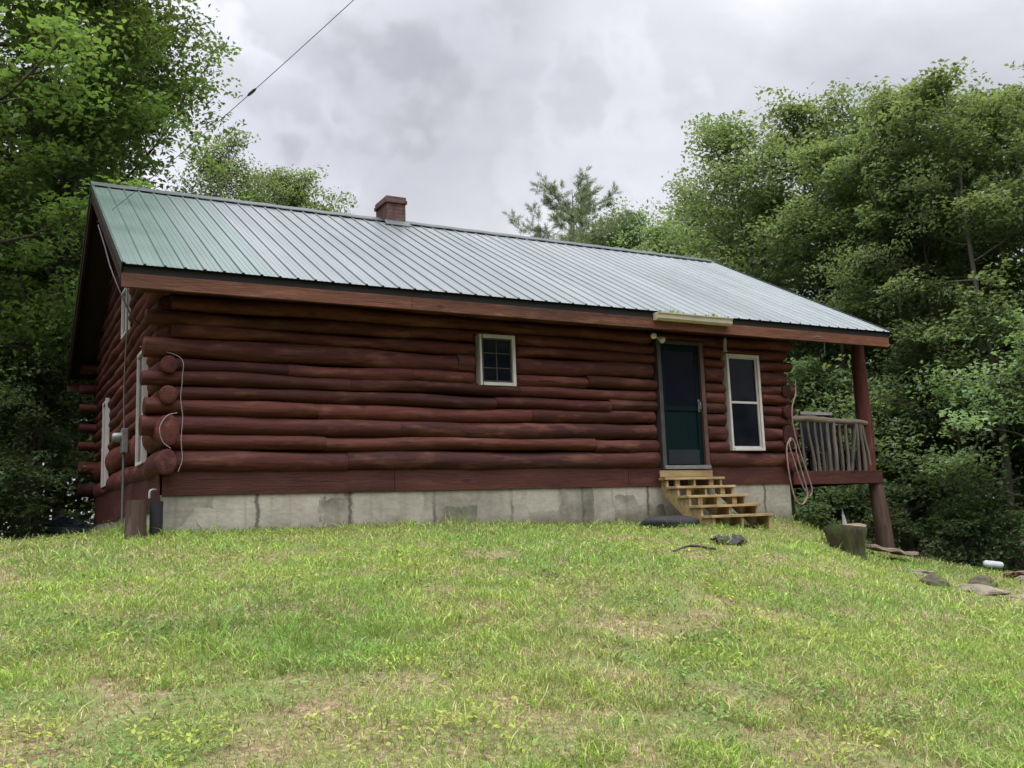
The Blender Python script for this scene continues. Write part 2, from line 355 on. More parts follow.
n1=nd(nt,'ShaderNodeTexNoise',inp={'Scale':1.15,'Detail':8.,'Roughness':.54,'Distortion':.25}); L(nt,mo.outputs[0],n1.inputs['Vector'])
cl=ramp(nt,n1.outputs[0],[(.28,(.42,.43,.485)),(.45,(.55,.555,.61)),(.58,(.66,.665,.715)),(.74,(.88,.88,.92))])
def skydir(px,py):
    d=f*1.0+r2*((px-512)/FPX)-u2*((py-384)/FPX); d.normalize(); return d
dn=nd(nt,'ShaderNodeTexNoise',inp={'Scale':7.,'Detail':4.,'Roughness':.5}); L(nt,tc.outputs['Generated'],dn.inputs['Vector'])
dsub=nd(nt,'ShaderNodeVectorMath',operation='SUBTRACT',inp={1:(.5,.5,.5)}); L(nt,dn.outputs['Color'],dsub.inputs[0])
dsc=nd(nt,'ShaderNodeVectorMath',operation='MULTIPLY_ADD',inp={1:(.13,.13,.13)}); L(nt,dsub.outputs[0],dsc.inputs[0]); L(nt,tc.outputs['Generated'],dsc.inputs[2])
for (dx_,dy_,r0,r1,gain) in ((435,50,1.,8.5,.87),(545,65,2.,14.,.92),(330,70,1.,8.,.96),(245,128,.5,7.,1.16),(540,168,.5,8.,1.13),(290,160,1.,9.,1.08),(700,110,2.,13.,1.04),(980,30,1.,13.,.93)):
    q=nd(nt,'ShaderNodeVectorMath',operation='DOT_PRODUCT',inp={1:skydir(dx_,dy_)}); L(nt,dsc.outputs[0],q.inputs[0])
    mr=nd(nt,'ShaderNodeMapRange',interpolation_type='SMOOTHSTEP',inp={1:math.cos(R(r1)),2:math.cos(R(r0)),3:1.0,4:gain}); L(nt,q.outputs['Value'],mr.inputs[0])
    sc0=nd(nt,'ShaderNodeVectorMath',operation='SCALE'); L(nt,cl,sc0.inputs[0]); L(nt,mr.outputs[0],sc0.inputs['Scale']); cl=sc0.outputs[0]
# thicker light overhead and a bright veil in front of the hidden sun
sd=Vector((math.sin(SUN_AZ)*math.cos(SUN_EL),math.cos(SUN_AZ)*math.cos(SUN_EL),math.sin(SUN_EL)))
dt=nd(nt,'ShaderNodeVectorMath',operation='DOT_PRODUCT',inp={1:sd}); L(nt,tc.outputs['Generated'],dt.inputs[0])
gl=nd(nt,'ShaderNodeMapRange',interpolation_type='SMOOTHSTEP',inp={1:.40,2:1.0,3:1.0,4:3.0}); L(nt,dt.outputs['Value'],gl.inputs[0])
zp=nd(nt,'ShaderNodeMath',operation='POWER',inp={1:3.5}); L(nt,zz.outputs[0],zp.inputs[0])
ge=nd(nt,'ShaderNodeMath',operation='MULTIPLY_ADD',inp={1:2.6,2:.82}); L(nt,zp.outputs[0],ge.inputs[0])
gm=nd(nt,'ShaderNodeMath',operation='MULTIPLY'); L(nt,gl.outputs[0],gm.inputs[0]); L(nt,ge.outputs[0],gm.inputs[1])
ov=nd(nt,'ShaderNodeVectorMath',operation='SCALE'); L(nt,cl,ov.inputs[0]); L(nt,gm.outputs[0],ov.inputs['Scale'])
BG=.1
up=nd(nt,'ShaderNodeVectorMath',operation='SCALE',inp={'Scale':1/BG}); L(nt,ov.outputs[0],up.inputs[0])
mx=mix(nt,.93,sky.outputs[0],up.outputs[0]); L(nt,mx,bg.inputs['Color']); bg.inputs['Strength'].default_value=BG
sl=bpy.data.lights.new('sun','SUN'); sl.energy=1.5; sl.angle=R(35); sl.color=(1,.96,.9)
so=bpy.data.objects.new('sun',sl); COL.objects.link(so); so.rotation_euler=Vector((-sd.x,-sd.y,-sd.z)).to_track_quat('-Z','Y').to_euler(); so.location=(-5,-15,20)
vs=scene.view_settings; vs.view_transform='Standard'; vs.look='None'; vs.exposure=.45; vs.gamma=1; vs.use_curve_mapping=False

# ------------------------------------------------------------------ ground
def axis(lo,hi,c0,c1,fine,grow=1.13):
    a=list(np.arange(c0,c1,fine)); s=fine
    while a[-1]<hi: s*=grow; a.append(a[-1]+s)
    s=fine; b=[c0]
    while b[-1]>lo: s*=grow; b.append(b[-1]-s)
    return np.array(b[:0:-1]+a)
NL=VNoise(5)
gx=axis(-400,400,-5,15,.14); gy=axis(-400,400,-11,3,.14)
X,Y=np.meshgrid(gx,gy); Z=gz(X,Y)+(fbm(NL,X,Y,1.3,3)-.5)*.07
V=np.stack([X,Y,Z],-1).reshape(-1,3); nx,ny=len(gx),len(gy)
i=np.arange(ny-1)[:,None]*nx+np.arange(nx-1)[None,:]; F=np.stack([i,i+1,i+nx+1,i+nx],-1).reshape(-1,4)
tag(np_mesh('ground',V,[F],M['ground'],None,None,True),kind='structure')
def gnd(x,y): return gz(x,y)+(fbm(NL,np.asarray(x,float),np.asarray(y,float),1.3,3)-.5)*.07
def gd(x,y): return float(gnd(np.array([x]),np.array([y]))[0])

# ------------------------------------------------------------------ grass
W,D,ZF=10.31,8.07,.435
rng=np.random.default_rng(11)
def scatter(n,dmin,dmax,p,az0=-28,az1=84):
    t=rng.random(n); e=1-p
    d=(dmin**e+(dmax**e-dmin**e)*t)**(1/e); a=np.radians(rng.uniform(az0,az1,n))
    x=CAM.x+d*np.sin(a); y=CAM.y+d*np.cos(a)
    return x,y,d
def outside(x,y):
    ok=~((x>-.03)&(x<W+.02)&(y>-.02)&(y<D+.1))
    ok&=~((x>7.42)&(x<8.55)&(y>-1.3)&(y<0)&(rng.random(len(x))<.8))
    return ok
NA,NB,NC,ND_=VNoise(1),VNoise(2),VNoise(3),VNoise(4)
def patches(x,y):
    green=fbm(NA,x,y,.55,4); dry=fbm(NB,x,y,.8,4); fine=fbm(NC,x,y,3.5,2)
    d=np.hypot(x-CAM.x,y-CAM.y)
    bare=fbm(ND_,x,y,1.1,3)+np.clip((6.0-d)*.15,-.10,.25)
    return green,dry,fine,bare
def make_grass(name,n,dmin,dmax,p,hs):
    x,y,d=scatter(n,dmin,dmax,p); k=outside(x,y); 
    green,dry,fine,bare=patches(x,y)
    k&=~((bare>.64)&(rng.random(n)<.78)); k&=rng.random(n)<(.55+.9*fine)
    # thin out into the shade of the wood
    edge=np.clip((x-13.0)/2.5,0,1)*np.clip((y+3)/3,0,1); k&=rng.random(n)>edge*.8
    k&=rng.random(n)>np.clip((y-2.5)/3,0,.9)
    x,y,d,green,dry,fine,bare=[q[k] for q in (x,y,d,green,dry,fine,bare)]; n=len(x)
    z=gnd(x,y)-.006
    tuft=fbm(VNoise(21),x,y,5.5,2); tf=np.clip((tuft-.56)*7,0,1)
    h=hs*(.45+1.0*rng.random(n)**1.6)*(.5+.9*green)*(.6+.8*fine)*(1+.75*tf); 
    nearwall=np.exp(-np.clip(-y,0,9)/.22)*((x>-.5)&(x<11)); h*=1+.9*nearwall*fine*1.6
    tall=rng.random(n)<.018; h[tall]*=2.0
    wd=(.0013+.00030*d)*(.7+.6*rng.random(n)); wd[tall]*=.7
    az=rng.uniform(0,2*np.pi,n); ld=rng.uniform(0,2*np.pi,n); le=h*(.15+1.5*rng.random(n)**1.5)
    ux,uy=np.cos(az)*wd,np.sin(az)*wd; lx,ly=np.cos(ld)*le,np.sin(ld)*le
    V=np.empty((n,4,3))
    V[:,0]=np.stack([x,y,z],-1); V[:,1]=np.stack([x+ux+lx*.35,y+uy+ly*.35,z+h*.55],-1)
    V[:,2]=np.stack([x+lx,y+ly,z+h*(.98-.45*rng.random(n))],-1); V[:,3]=np.stack([x-ux+lx*.35,y-uy+ly*.35,z+h*.55],-1)
    b=np.arange(n)[:,None]*4
    pal=np.array([(.180,.345,.048),(.140,.270,.058),(.275,.375,.062),(.40,.35,.180),(.25,.185,.105)])
    near=np.clip((7.2-d)/3.2,0,1); gsel=np.clip((green-.42-.05*near)*4.5,0,1)[:,None]; dsel=np.clip((dry-.42+.06*near+.08*np.clip(-x/3,0,1))*3.4,0,1)
    base=pal[0]*gsel+pal[2]*(1-gsel); q=rng.random(n)
    base=np.where((q<.22)[:,None],pal[1],base)
    straw=rng.random(n)<(.10+.42*dsel+.25*np.clip((bare-.5)*4,0,1)); base=np.where(straw[:,None],np.where((rng.random(n)<.6)[:,None],pal[3],pal[4]),base)
    base=base*(1-.5*tf[:,None])+np.array([.245,.335,.070])*(.5*tf[:,None]); base=base*(.72+.56*rng.random(n))[:,None]*(.70+.6*fine)[:,None]
    t=np.repeat(base[:,None],4,1)
    return tag(np_mesh(name,V.reshape(-1,3),[b+np.array([[0,1,2,3]])],M['grass'],t.reshape(-1,3)),kind='stuff',cat='grass')
make_grass('lawn_grass',1000000,2.3,21,1.32,.060)
# low broad weeds and clover
def make_weeds(n):
    x,y,d=scatter(n,2.4,18,1.3); k=outside(x,y); clump=fbm(VNoise(9),x,y,1.5,3); fine=fbm(VNoise(10),x,y,5,2)
    k&=(rng.random(len(x))<np.clip((clump-.40)*3.2,0.04,.8)*np.clip((fine-.3)*3,0,1)); k&=(y<2)&~((x>13.2)&(y>-2))
    x,y,d,clump=x[k],y[k],d[k],clump[k]; n=len(x)
    z=gnd(x,y)+.012+.06*rng.random(n)
    s=(.0045+.006*rng.random(n))*(1+.11*d); az=rng.uniform(0,2*np.pi,n); ti=rng.normal(0,.4,n)
    a=np.stack([np.cos(az),np.sin(az),ti],-1); bb=np.stack([-np.sin(az),np.cos(az),rng.normal(0,.35,n)],-1); c=np.stack([x,y,z],-1)
    V=np.stack([c-a*s[:,None],c+bb*(s*.62)[:,None],c+a*(s*1.2)[:,None],c-bb*(s*.62)[:,None]],1)
    hue=fbm(VNoise(12),x,y,2.2,2)[:,None]; pal=np.where(hue>.5,np.array([.235,.285,.040]),np.array([.125,.215,.05]))
    t=np.repeat((pal*(.7+.6*rng.random(n))[:,None])[:,None],4,1)
    F=np.arange(n)[:,None]*4+np.array([[0,1,2,3]])
    return tag(np_mesh('lawn_weeds',V.reshape(-1,3),[F],M['grass'],t.reshape(-1,3)),kind='stuff',cat='weeds')
make_weeds(240000)

# ------------------------------------------------------------------ cabin
cabin=empty('log_cabin',(0,0,0),'dark red log cabin with ribbed metal roof and brick chimney on a concrete foundation','cabin')
pr=random.Random(4)
mb=MB()
mb.box(0,W,0,.25,-1.6,ZF); mb.box(0,W,D-.25,D,-1.6,ZF); mb.box(0,.25,.25,D-.25,-1.6,ZF); mb.box(W-.25,W,.25,D-.25,-1.6,ZF)
mb.build('foundation',M['concrete'],cabin,.012)
# window / door openings on the front wall: x0,x1,z0,z1
OP_F=[(7.5345,8.4814,.70,2.7716),(8.9857,9.7088,.984,2.62),(4.3414,4.929,1.92,2.6725)]
OP_L=[(.93,1.72,.89,2.44),(5.60,6.40,.81,2.34),(2.95,3.75,3.03,3.80)]
MAPS={'front':lambda s,n,z:(s,-n,z),'left':lambda s,n,z:(-n,s,z),'right':lambda s,n,z:(W+n,s,z),'back':lambda s,n,z:(s,D+n,z)}
def add_log(mb,side,a,b,z0,z1,ops=(),nc=-.03,rh=.13,tint=None,seg=.13,wob=.014):
    P=MAPS[side]; k=16
    if tint is None:
        t=pr.uniform(.62,1.35); tint=(t,t*pr.uniform(.88,1.08),t*pr.uniform(.85,1.08))
    ss=list(np.linspace(a,b,max(3,int((b-a)/seg)+1)))
    for (oa,ob,oc,od) in ops:
        for e in (oa-.01,oa+.012,ob-.012,ob+.01,ob+.05):
            if a<e<b and z1>oc and z0<od: ss.append(e)
    ss=sorted(ss); zc=(z0+z1)/2; rv=(z1-z0)/2+.002
    ph=[pr.uniform(0,6.3) for _ in range(6)]; tap=pr.uniform(-.07,.07); rings=[]
    for s in ss:
        q=(s-a)/max(.01,b-a)-.5
        dz=wob*(math.sin(s*1.1+ph[0])+.5*math.sin(s*2.7+ph[1])); dr=1+.045*math.sin(s*1.7+ph[2])+.04*math.sin(s*4.1+ph[3])+.02*math.sin(s*9.3+ph[1])+tap*q
        dn=.010*math.sin(s*1.3+ph[4])
        ring=[]
        for j in range(k):
            an=2*math.pi*j/k; bump_=1+.02*math.sin(3*an+s*2+ph[5])
            n=nc+dn+rh*dr*bump_*math.cos(an); z=zc+dz+rv*min(dr,1.06)*bump_*math.sin(an)
            for (oa,ob,oc,od) in ops:
                if oa-.011<s<ob+(.011 if side=='front' else .05) and oc-.005<z<od+.005: n=min(n,-.05 if side=='front' else .03)
            ring.append(P(s,n,z))
        rings.append(ring)
    # slightly rounded ends
    vsx=[p for r_ in rings for p in r_]; m_=len(rings)
    mb.add(vsx,[(i*k+j,i*k+(j+1)%k,(i+1)*k+(j+1)%k,(i+1)*k+j) for i in range(m_-1) for j in range(k)],True,tint)
    for ring,sg,e in ((rings[0],-1,a),(rings[-1],1,b)):
        cx=Vector(P(e+sg*.006,nc,zc)); inner=[tuple(Vector(p).lerp(cx,.25)+ (Vector(P(sg*.01,0,0))-Vector(P(0,0,0)))) for p in ring]
        et=tuple(c*.8 for c in tint)
        mb.add(ring+inner+[tuple(cx+(Vector(P(sg*.012,0,0))-Vector(P(0,0,0))))],[(j,(j+1)%k,k+(j+1)%k,k+j) for j in range(k)]+[(k+j,k+(j+1)%k,2*k) for j in range(k)],False,et)
FZ=[.71,.97,1.16,1.40,1.60,1.77,1.95,2.12,2.37,2.54,2.72,2.92,3.12,3.32]
JOINTS={0:[2.35],1:[2.05,6.3],2:[3.1,],3:[1.95,5.2],4:[4.6,6.6],5:[2.4,5.0],6:[1.55,3.3,6.2],7:[4.0],8:[],9:[3.3],10:[6.1],11:[4.2],12:[3.0]}
mb=MB()
for i in range(len(FZ)-1):
    z0,z1=FZ[i],FZ[i+1]
    ext=i in (2,3,5,7,9,11); x0=-.19-.02*(i%3) if ext else .10; x1=W+(.20 if i%2==0 else .06)
    cuts=[x0]+JOINTS[i]+[x1]
    for a,b in zip(cuts[:-1],cuts[1:]):
        dz=pr.uniform(-.012,.012)
        add_log(mb,'front',a,b-.004,z0+dz-.003,z1+dz*.4+.004,OP_F,rh=.128+pr.uniform(-.014,.012))
mb.build('log_wall',M['log_x'],cabin)
# side walls, their log ends show at the corners
def roofz(y): return 3.106+(y+.6135 if y<D/2 else D+.6135-y)*.5426
SZ=[(.66,.98),(1.00,1.40),(1.40,1.57),(1.55,1.77),(1.75,1.95),(1.92,2.14),(2.12,2.32),(2.32,2.50),(2.50,2.70),(2.70,2.90),(2.90,3.10),(3.10,3.30)]
z=3.30
while z<5.2: SZ.append((z,z+.21)); z+=.21
for side in ('left','right'):
    mb=MB(); ops=OP_L if side=='left' else ()
    for i,(z0,z1) in enumerate(SZ):
        e=((.21 if i<2 else .19) if side=='left' else .13) if i in (0,1,3,5) else -.02
        a,b=-e,D+(e if i%2 else .30 if i>0 else .05)
        if z1>3.3:
            o_=(z1-roofz(0))/.5426+.12; a,b=o_,D-o_
            if b-a<.5: continue
        add_log(mb,side,a,b,z0,z1,ops,nc=-.05 if side=='left' else -.04,rh=.125+.02*(i==1)-.018*(i in (3,5)))
    mb.build('log_wall',M['log_y'],cabin)
mb=MB()
for i in range(len(FZ)-1): add_log(mb,'back',-.34 if i%2==0 else .05,W+(.3 if i%2 else 0),FZ[i],FZ[i+1],seg=.5)
mb.build('log_wall',M['log_x'],cabin)
# inner dark lining so nothing shows through the walls
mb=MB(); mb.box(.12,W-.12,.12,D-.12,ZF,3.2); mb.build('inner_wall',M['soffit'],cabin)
# flat skirt boards under the logs
mb=MB()
cuts=[-.01,2.9,5.9,7.35]
mb.box(.02,3.02,-.022,0,ZF-.012,.715,.85); mb.box(3.025,6.9,-.022,0,ZF-.012,.715,1.05); mb.box(6.905,W+.02,-.022,0,ZF-.012,.715,.9)
mb.build('skirt_board',M['skirt'],cabin,.004)
mb=MB(); mb.box(-.022,0,-.02,4.2,ZF-.2,.70,.9); mb.box(-.022,0,4.205,D+.02,ZF-.24,.70,1.05); mb.build('skirt_board',M['skirt_y'],cabin,.004)
# --- roof
YE,ZE,YR,ZR=-.6135,3.1055,D/2,5.628; RX0,RX1=-.544,12.46
sl_=math.hypot(YR-YE,ZR-ZE); ny_,nz_=-(ZR-ZE)/sl_,(YR-YE)/sl_
prof=[]; x=RX0; P9=.2286
while x<RX1-.01:
    for dx,h in ((0,0),(.011,.018),(.031,.018),(.042,0),(.095,0),(.101,.0035),(.109,.0035),(.115,0),(.160,0),(.166,.0035),(.174,.0035),(.180,0)):
        if x+dx<RX1: prof.append((x+dx,h))
    x+=P9
prof.append((RX1,0))
def roof_sheet(back):
    mb=MB(); vs=[]; K=14
    for k in range(K+1):
        t=k/K
        for (px,h) in prof:
            wv=.004*math.sin(px*2.1+t*5)+.003*math.sin(px*.8+2)
            hh=h+wv*(0.3+.7*math.sin(math.pi*min(1,t+.05)))
            y=YE+(YR-YE)*t+ny_*hh; zz_=ZE+(ZR-ZE)*t+nz_*hh
            if back: y=D-y
            vs.append((px,y,zz_))
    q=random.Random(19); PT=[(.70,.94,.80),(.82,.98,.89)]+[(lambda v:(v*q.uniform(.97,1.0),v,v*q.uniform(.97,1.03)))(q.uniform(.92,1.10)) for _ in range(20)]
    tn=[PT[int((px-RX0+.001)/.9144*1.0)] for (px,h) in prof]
    n=len(prof); fs=[(k*n+i,k*n+i+1,(k+1)*n+i+1,(k+1)*n+i) for k in range(K) for i in range(n-1)]
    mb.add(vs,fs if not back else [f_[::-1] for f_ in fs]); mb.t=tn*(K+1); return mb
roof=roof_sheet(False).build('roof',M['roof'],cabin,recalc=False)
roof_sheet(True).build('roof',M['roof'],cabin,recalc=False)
# sheathing under the metal
def slab(y0,off0,off1,x0,x1,back=False):
    t0=(y0-YE)/(YR-YE); pts=[]
    a=(y0,ZE+(ZR-ZE)*t0); b=(YR,ZR)
    q=[(a[0]+ny_*off0,a[1]+nz_*off0),(b[0],b[1]+off0/nz_),(b[0],b[1]+off1/nz_),(a[0]+ny_*off1,a[1]+nz_*off1)]
    if back: q=[(D-p[0],p[1]) for p in q]
    return q
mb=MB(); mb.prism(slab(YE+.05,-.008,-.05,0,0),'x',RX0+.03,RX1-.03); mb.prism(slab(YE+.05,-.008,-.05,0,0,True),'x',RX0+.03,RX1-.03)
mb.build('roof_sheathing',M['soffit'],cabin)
mb=MB(); mb.box(RX0+.02,RX1-.02,YE+.045,YE+.075,3.0,3.09); mb.build('eave_shadow_fill',M['matte_black'],cabin)  # black strip standing in for the shadowed gap above the fascia
# fascia boards along both eaves
for bk in (0,1):
    mb=MB(); xs=[RX0,3.1,7.12,RX1-.02]; ys=(YE+.035,YE+.085)
    if bk: ys=(D-ys[1],D-ys[0])
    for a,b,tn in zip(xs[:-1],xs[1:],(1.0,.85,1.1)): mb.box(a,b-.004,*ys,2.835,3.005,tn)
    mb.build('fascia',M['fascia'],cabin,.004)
# rake boards and trims, ridge cap
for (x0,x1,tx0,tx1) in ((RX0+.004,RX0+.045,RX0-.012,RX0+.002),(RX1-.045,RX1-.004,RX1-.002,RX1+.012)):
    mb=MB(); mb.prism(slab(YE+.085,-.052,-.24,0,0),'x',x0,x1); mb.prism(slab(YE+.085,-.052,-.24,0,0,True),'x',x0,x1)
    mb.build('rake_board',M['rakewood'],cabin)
    mb=MB(); mb.prism(slab(YE,.024,-.075,0,0),'x',tx0,tx1); mb.prism(slab(YE,.024,-.075,0,0,True),'x',tx0,tx1)
    mb.build('rake_trim',M['ridge'],cabin)
mb=MB(); x=RX0-.01
capv=[]
xs=np.arange(RX0-.012,RX1+.013,.0762)
for x in xs: 
    for (dy,dz) in ((-.17,-.17*.5426+.030),(-.165,-.165*.5426+.044),(-.02,.040),(0,.052),(.02,.040),(.165,-.165*.5426+.044),(.17,-.17*.5426+.030)): capv.append((x,YR+dy,ZR+dz+.003*math.sin(x*9)))
fs=[(i*7+j,(i+1)*7+j,(i+1)*7+j+1,i*7+j+1) for i in range(len(xs)-1) for j in range(6)]
mb.add(capv,fs); mb.build('ridge_cap',M['ridge'],roof,recalc=False)
# chimney
mb=MB(); cx0,cx1,cy0,cy1=4.46,4.83,3.75,4.33
mb.box(cx0,cx1,cy0,cy1,5.2,5.90); mb.box(cx0-.028,cx1+.028,cy0-.028,cy1+.028,5.90,5.965); mb.box(cx0-.012,cx1+.012,cy0-.012,cy1+.012,5.965,6.03)
ch=mb.build('chimney',M['brick'],roof,.006)
mb=MB(); mb.box(cx0+.10,cx1-.10,cy0+.10,cy1-.10,6.028,6.06); mb.build('flue',M['matte_black'],ch)
mb=MB(); mb.prism([(cy0-.10,5.44),(cy0-.008,5.50),(cy0-.008,5.56),(cy0-.012,5.56),(cy0-.10,5.455)],'x',cx0-.06,cx1+.06); mb.build('flashing',M['ridge'],ch)

# --- windows
def window(side,a,b,c,d,cas=.052,rows=0,cols=0,meeting=False,cn=(.03,.106),deep=-.02,name='window',n0=-.05):
    P=MAPS[side]
    def bx(mb,s0,s1,n0,n1,z0,z1,tint=1.0):
        p=P(s0,n0,z0);q=P(s1,n1,z1); mb.box(min(p[0],q[0]),max(p[0],q[0]),min(p[1],q[1]),max(p[1],q[1]),z0,z1,tint)
    fr=MB(); n1=cn[1]
    bx(fr,a,a+cas*.6,n0,n1+(.026 if n0>0 else 0),c,d); bx(fr,b-cas*(.5 if n0>0 else 1),b,n0,n1,c,d); bx(fr,a+cas,b-cas*(.5 if n0>0 else 1),n0,n1-.002,d-cas,d); bx(fr,a+cas,b-cas*(.5 if n0>0 else 1),n0,n1-.002,c,c+cas*.9)
    wo=fr.build(name,M['white'],cabin,.004)
    gl=MB(); bx(gl,a+(cas if n0<0 else .01),b-(cas if n0<0 else .01),-.045,(.045 if n0<0 else .044),c+cas*.9,d-cas); gl.build('pane',M['glass'],wo)
    sa=MB(); e=.022; A,B,C,Dd=a+cas,b-cas,c+cas*.9,d-cas
    if n0>0: return wo
    bx(sa,A,A+e,.046,.068,C,Dd); bx(sa,B-e,B,.046,.068,C,Dd); bx(sa,A+e,B-e,.046,.067,Dd-e,Dd); bx(sa,A+e,B-e,.046,.067,C,C+e*1.4)
    if meeting: bx(sa,A+e,B-e,.046,.074,(C+Dd)/2-.018,(C+Dd)/2+.018)
    sa.build('sash',M['white' if meeting else 'jambgrey'],wo)
    if rows:
        mu=MB()
        for k in range(1,cols): s=A+(B-A)*k/cols; bx(mu,s-.007,s+.007,.045,.055,C+e,Dd-e)
        for k in range(1,rows): zz=C+(Dd-C)*k/rows; bx(mu,A+e,B-e,.045,.054,zz-.007,zz+.007)
        mu.build('muntin_grid',M['jambgrey'],wo)
    return wo
w1=window('front',*OP_F[2],rows=3,cols=2); w1['label']='small white framed window with a muntin grid'
w2=window('front',*OP_F[1],cas=.05,meeting=True); w2['label']='tall narrow white framed sash window beside the door'
for k,o_ in enumerate(OP_L): window('left',*o_,cas=.045,cn=(.03,.078),n0=.03)
# --- door
a,b,c,d=OP_F[0]
fr=MB(); fr.box(a,a+.07,-.10,.05,c,d); dr_jl=fr
door=MB(); door.box(a+.07,b-.075,-.035,.03,c+.05,d-.05); do=door.build('door',M['doorgreen'],cabin,.004); do['label']='dark green storm door with dark glass upper half'
jl=MB(); jl.box(a,a+.07,-.105,.05,c,d); jl.build('jamb',M['jambgrey'],do)
jr=MB(); jr.box(b-.075,b,-.105,.05,c,d); jr.build('jamb',M['jambred'],do)
hd=MB(); hd.box(a+.07,b-.075,-.10,.05,d-.05,d); hd.build('head_casing',M['jambgrey'],do)
th=MB(); th.box(a+.01,b-.01,-.14,.05,c-.015,c+.045); th.build('threshold',M['greymetal'],do)
A,B=a+.07,b-.075
gl=MB(); gl.box(A+.09,B-.09,-.048,-.036,c+1.02,d-.16); gl.build('pane',M['doorglass'],do)
st=MB(); st.box(A,A+.085,-.055,-.036,c+.06,d-.06); st.box(B-.085,B,-.055,-.036,c+.06,d-.06); st.box(A+.085,B-.085,-.054,-.036,d-.155,d-.06); st.box(A+.085,B-.085,-.054,-.036,c+.93,c+1.015); st.build('stile',M['doorgreen'],do,.003)
kp=MB(); kp.box(A+.088,B-.088,-.052,-.036,c+.07,c+.30); kp.build('kick_plate',M['doorkick'],do)
hn=MB(); hn.tube(catmull([(B-.045,-.06,c+.96),(B-.045,-.10,c+.97),(B-.045,-.10,c+1.06),(B-.045,-.06,c+1.08)],5),.009,8); hn.box(B-.062,B-.028,-.062,-.055,c+.92,c+1.12); hn.build('handle',M['greymetal'],do)
# --- floodlight pair
fl=MB(); fl.box(7.42,7.52,-.13,-.08,2.78,2.88)
fo=fl.build('floodlight',M['matte_black'],cabin,.01)
for (p,q) in (((7.43,-.14,2.83),(7.36,-.27,2.79)),((7.50,-.14,2.81),(7.56,-.27,2.72))):
    v0,v1=Vector(p),Vector(q); m_=MB(); pts=[v0.lerp(v1,t) for t in (0,.35,.7,.92,1.0)]; m_.tube(pts,[.018,.026,.052,.052,.030],14); m_.build('bulb',M['bulb'],fo)
# --- gutter piece above the door, with stub below
g=MB(); prof_g=[(-.58,3.075),(-.58,2.965),(-.66,2.955),(-.70,2.985),(-.705,3.04),(-.725,3.06),(-.725,3.075),(-.715,3.075),(-.712,3.064),(-.695,3.05),(-.69,2.99),(-.655,2.965),(-.59,2.972),(-.59,3.075)]
g.prism(prof_g,'x',7.135,8.625); g.prism([(-.58,3.075),(-.58,2.965),(-.66,2.955),(-.70,2.985),(-.705,3.04),(-.725,3.06),(-.725,3.075)],'x',7.128,7.133); g.prism([(-.58,3.075),(-.58,2.965),(-.66,2.955),(-.70,2.985),(-.705,3.04),(-.725,3.06),(-.725,3.075)],'x',8.627,8.632)
gu=g.build('gutter',M['cream'],cabin); gu['label']='short cream gutter length over the door'
sd_=MB(); sd_.tube(catmull([(8.90,-.19,2.87),(8.90,-.185,2.80),(8.90,-.17,2.70),(8.905,-.17,2.63)],4),[.018]*2+[.030]*9+[.036]*2,10); sd_.build('downspout_stub',M['palegrey'],cabin)  # short pale downspout stub, gives no light
# --- electric meter and conduit on the left wall
me_=MB(); me_.box(-.20,-.12,2.16,2.40,1.12,1.46); mo_=me_.build('meter_box',M['greymetal'],cabin,.01)
m2=MB(); m2.tube([(-.20,2.28,1.34),(-.24,2.28,1.34),(-.30,2.28,1.34),(-.32,2.28,1.34)],[.07,.07,.065,.05],16); m2.build('meter_glass',M['greymetal'],mo_)
m3=MB(); m3.tube([(-.16,2.3,1.12),(-.16,2.3,.5),(-.16,2.3,-.3)],.018,10); m3.build('conduit',M['cable'],mo_)
m4=MB(); m4.tube(catmull([(-.16,2.32,1.46),(-.17,2.33,2.2),(-.16,2.2,3.0),(-.16,2.3,3.6),(-.16,2.5,4.2)],6),.009,8); m4.build('service_pipe',M['cable'],mo_)
# spigot at the corner
m5=MB(); m5.tube(catmull([(-.02,.12,.50),(-.07,.10,.50),(-.10,.09,.48),(-.105,.085,.40)],4),.016,8); m5.build('spigot',M['palegrey'],cabin)

# --- porch on the right gable
PD=.625
mb=MB()
y=-.02
while y<D: mb.box(W+.10,12.42,y,y+.135,PD-.035,PD,pr.uniform(.8,1.2)); y+=.14
mb.build('porch_deck',M['skirt'],cabin)
mb=MB(); mb.box(W+.03,12.55,-.075,-.022,.40,.63); mb.build('deck_beam',M['skirt'],cabin,.006)
mb=MB(); mb.box(12.42,12.50,-.018,D,.40,.60); mb.build('deck_beam',M['skirt_y'],cabin,.006)
def post(pts,rad,mat,name='porch_post',n=14,jit=.03):
    m_=MB(); P=[Vector(p) for p in pts]; q=[];rr=[]; K=10
    for k in range(K+1):
        t=k/K; q.append(P[0].lerp(P[1],t)+Vector((.008*math.sin(t*7+P[0].x),.008*math.cos(t*6),0))); rr.append(rad[0]*(1-t)+rad[1]*t)
    m_.tube(q,rr,n,1.0,True,jit,pr); return m_.build(name,mat,cabin)
post([(12.34,.06,PD),(12.335,.06,3.15)],(.150,.118),M['post'])
post([(12.60,.02,-1.2),(12.50,.06,.60)],(.18,.118),M['lowpost'])
for yy in (4.0,7.9):
    post([(12.34,yy,PD),(12.34,yy,3.15 if yy>5 else 5.3)],(.13,.11),M['post'])
    post([(12.40,yy,-1.6),(12.38,yy,.58)],(.13,.10),M['peeled'])
post([(10.75,.55,-1.2),(10.72,.5,.58)],(.13,.11),M['bark'])
post([(11.5,2.2,-1.4),(11.25,2.2,.58)],(.055,.045),M['peeled'])
post([(12.25,2.4,-1.4),(12.05,2.4,.58)],(.045,.035),M['peeled'])
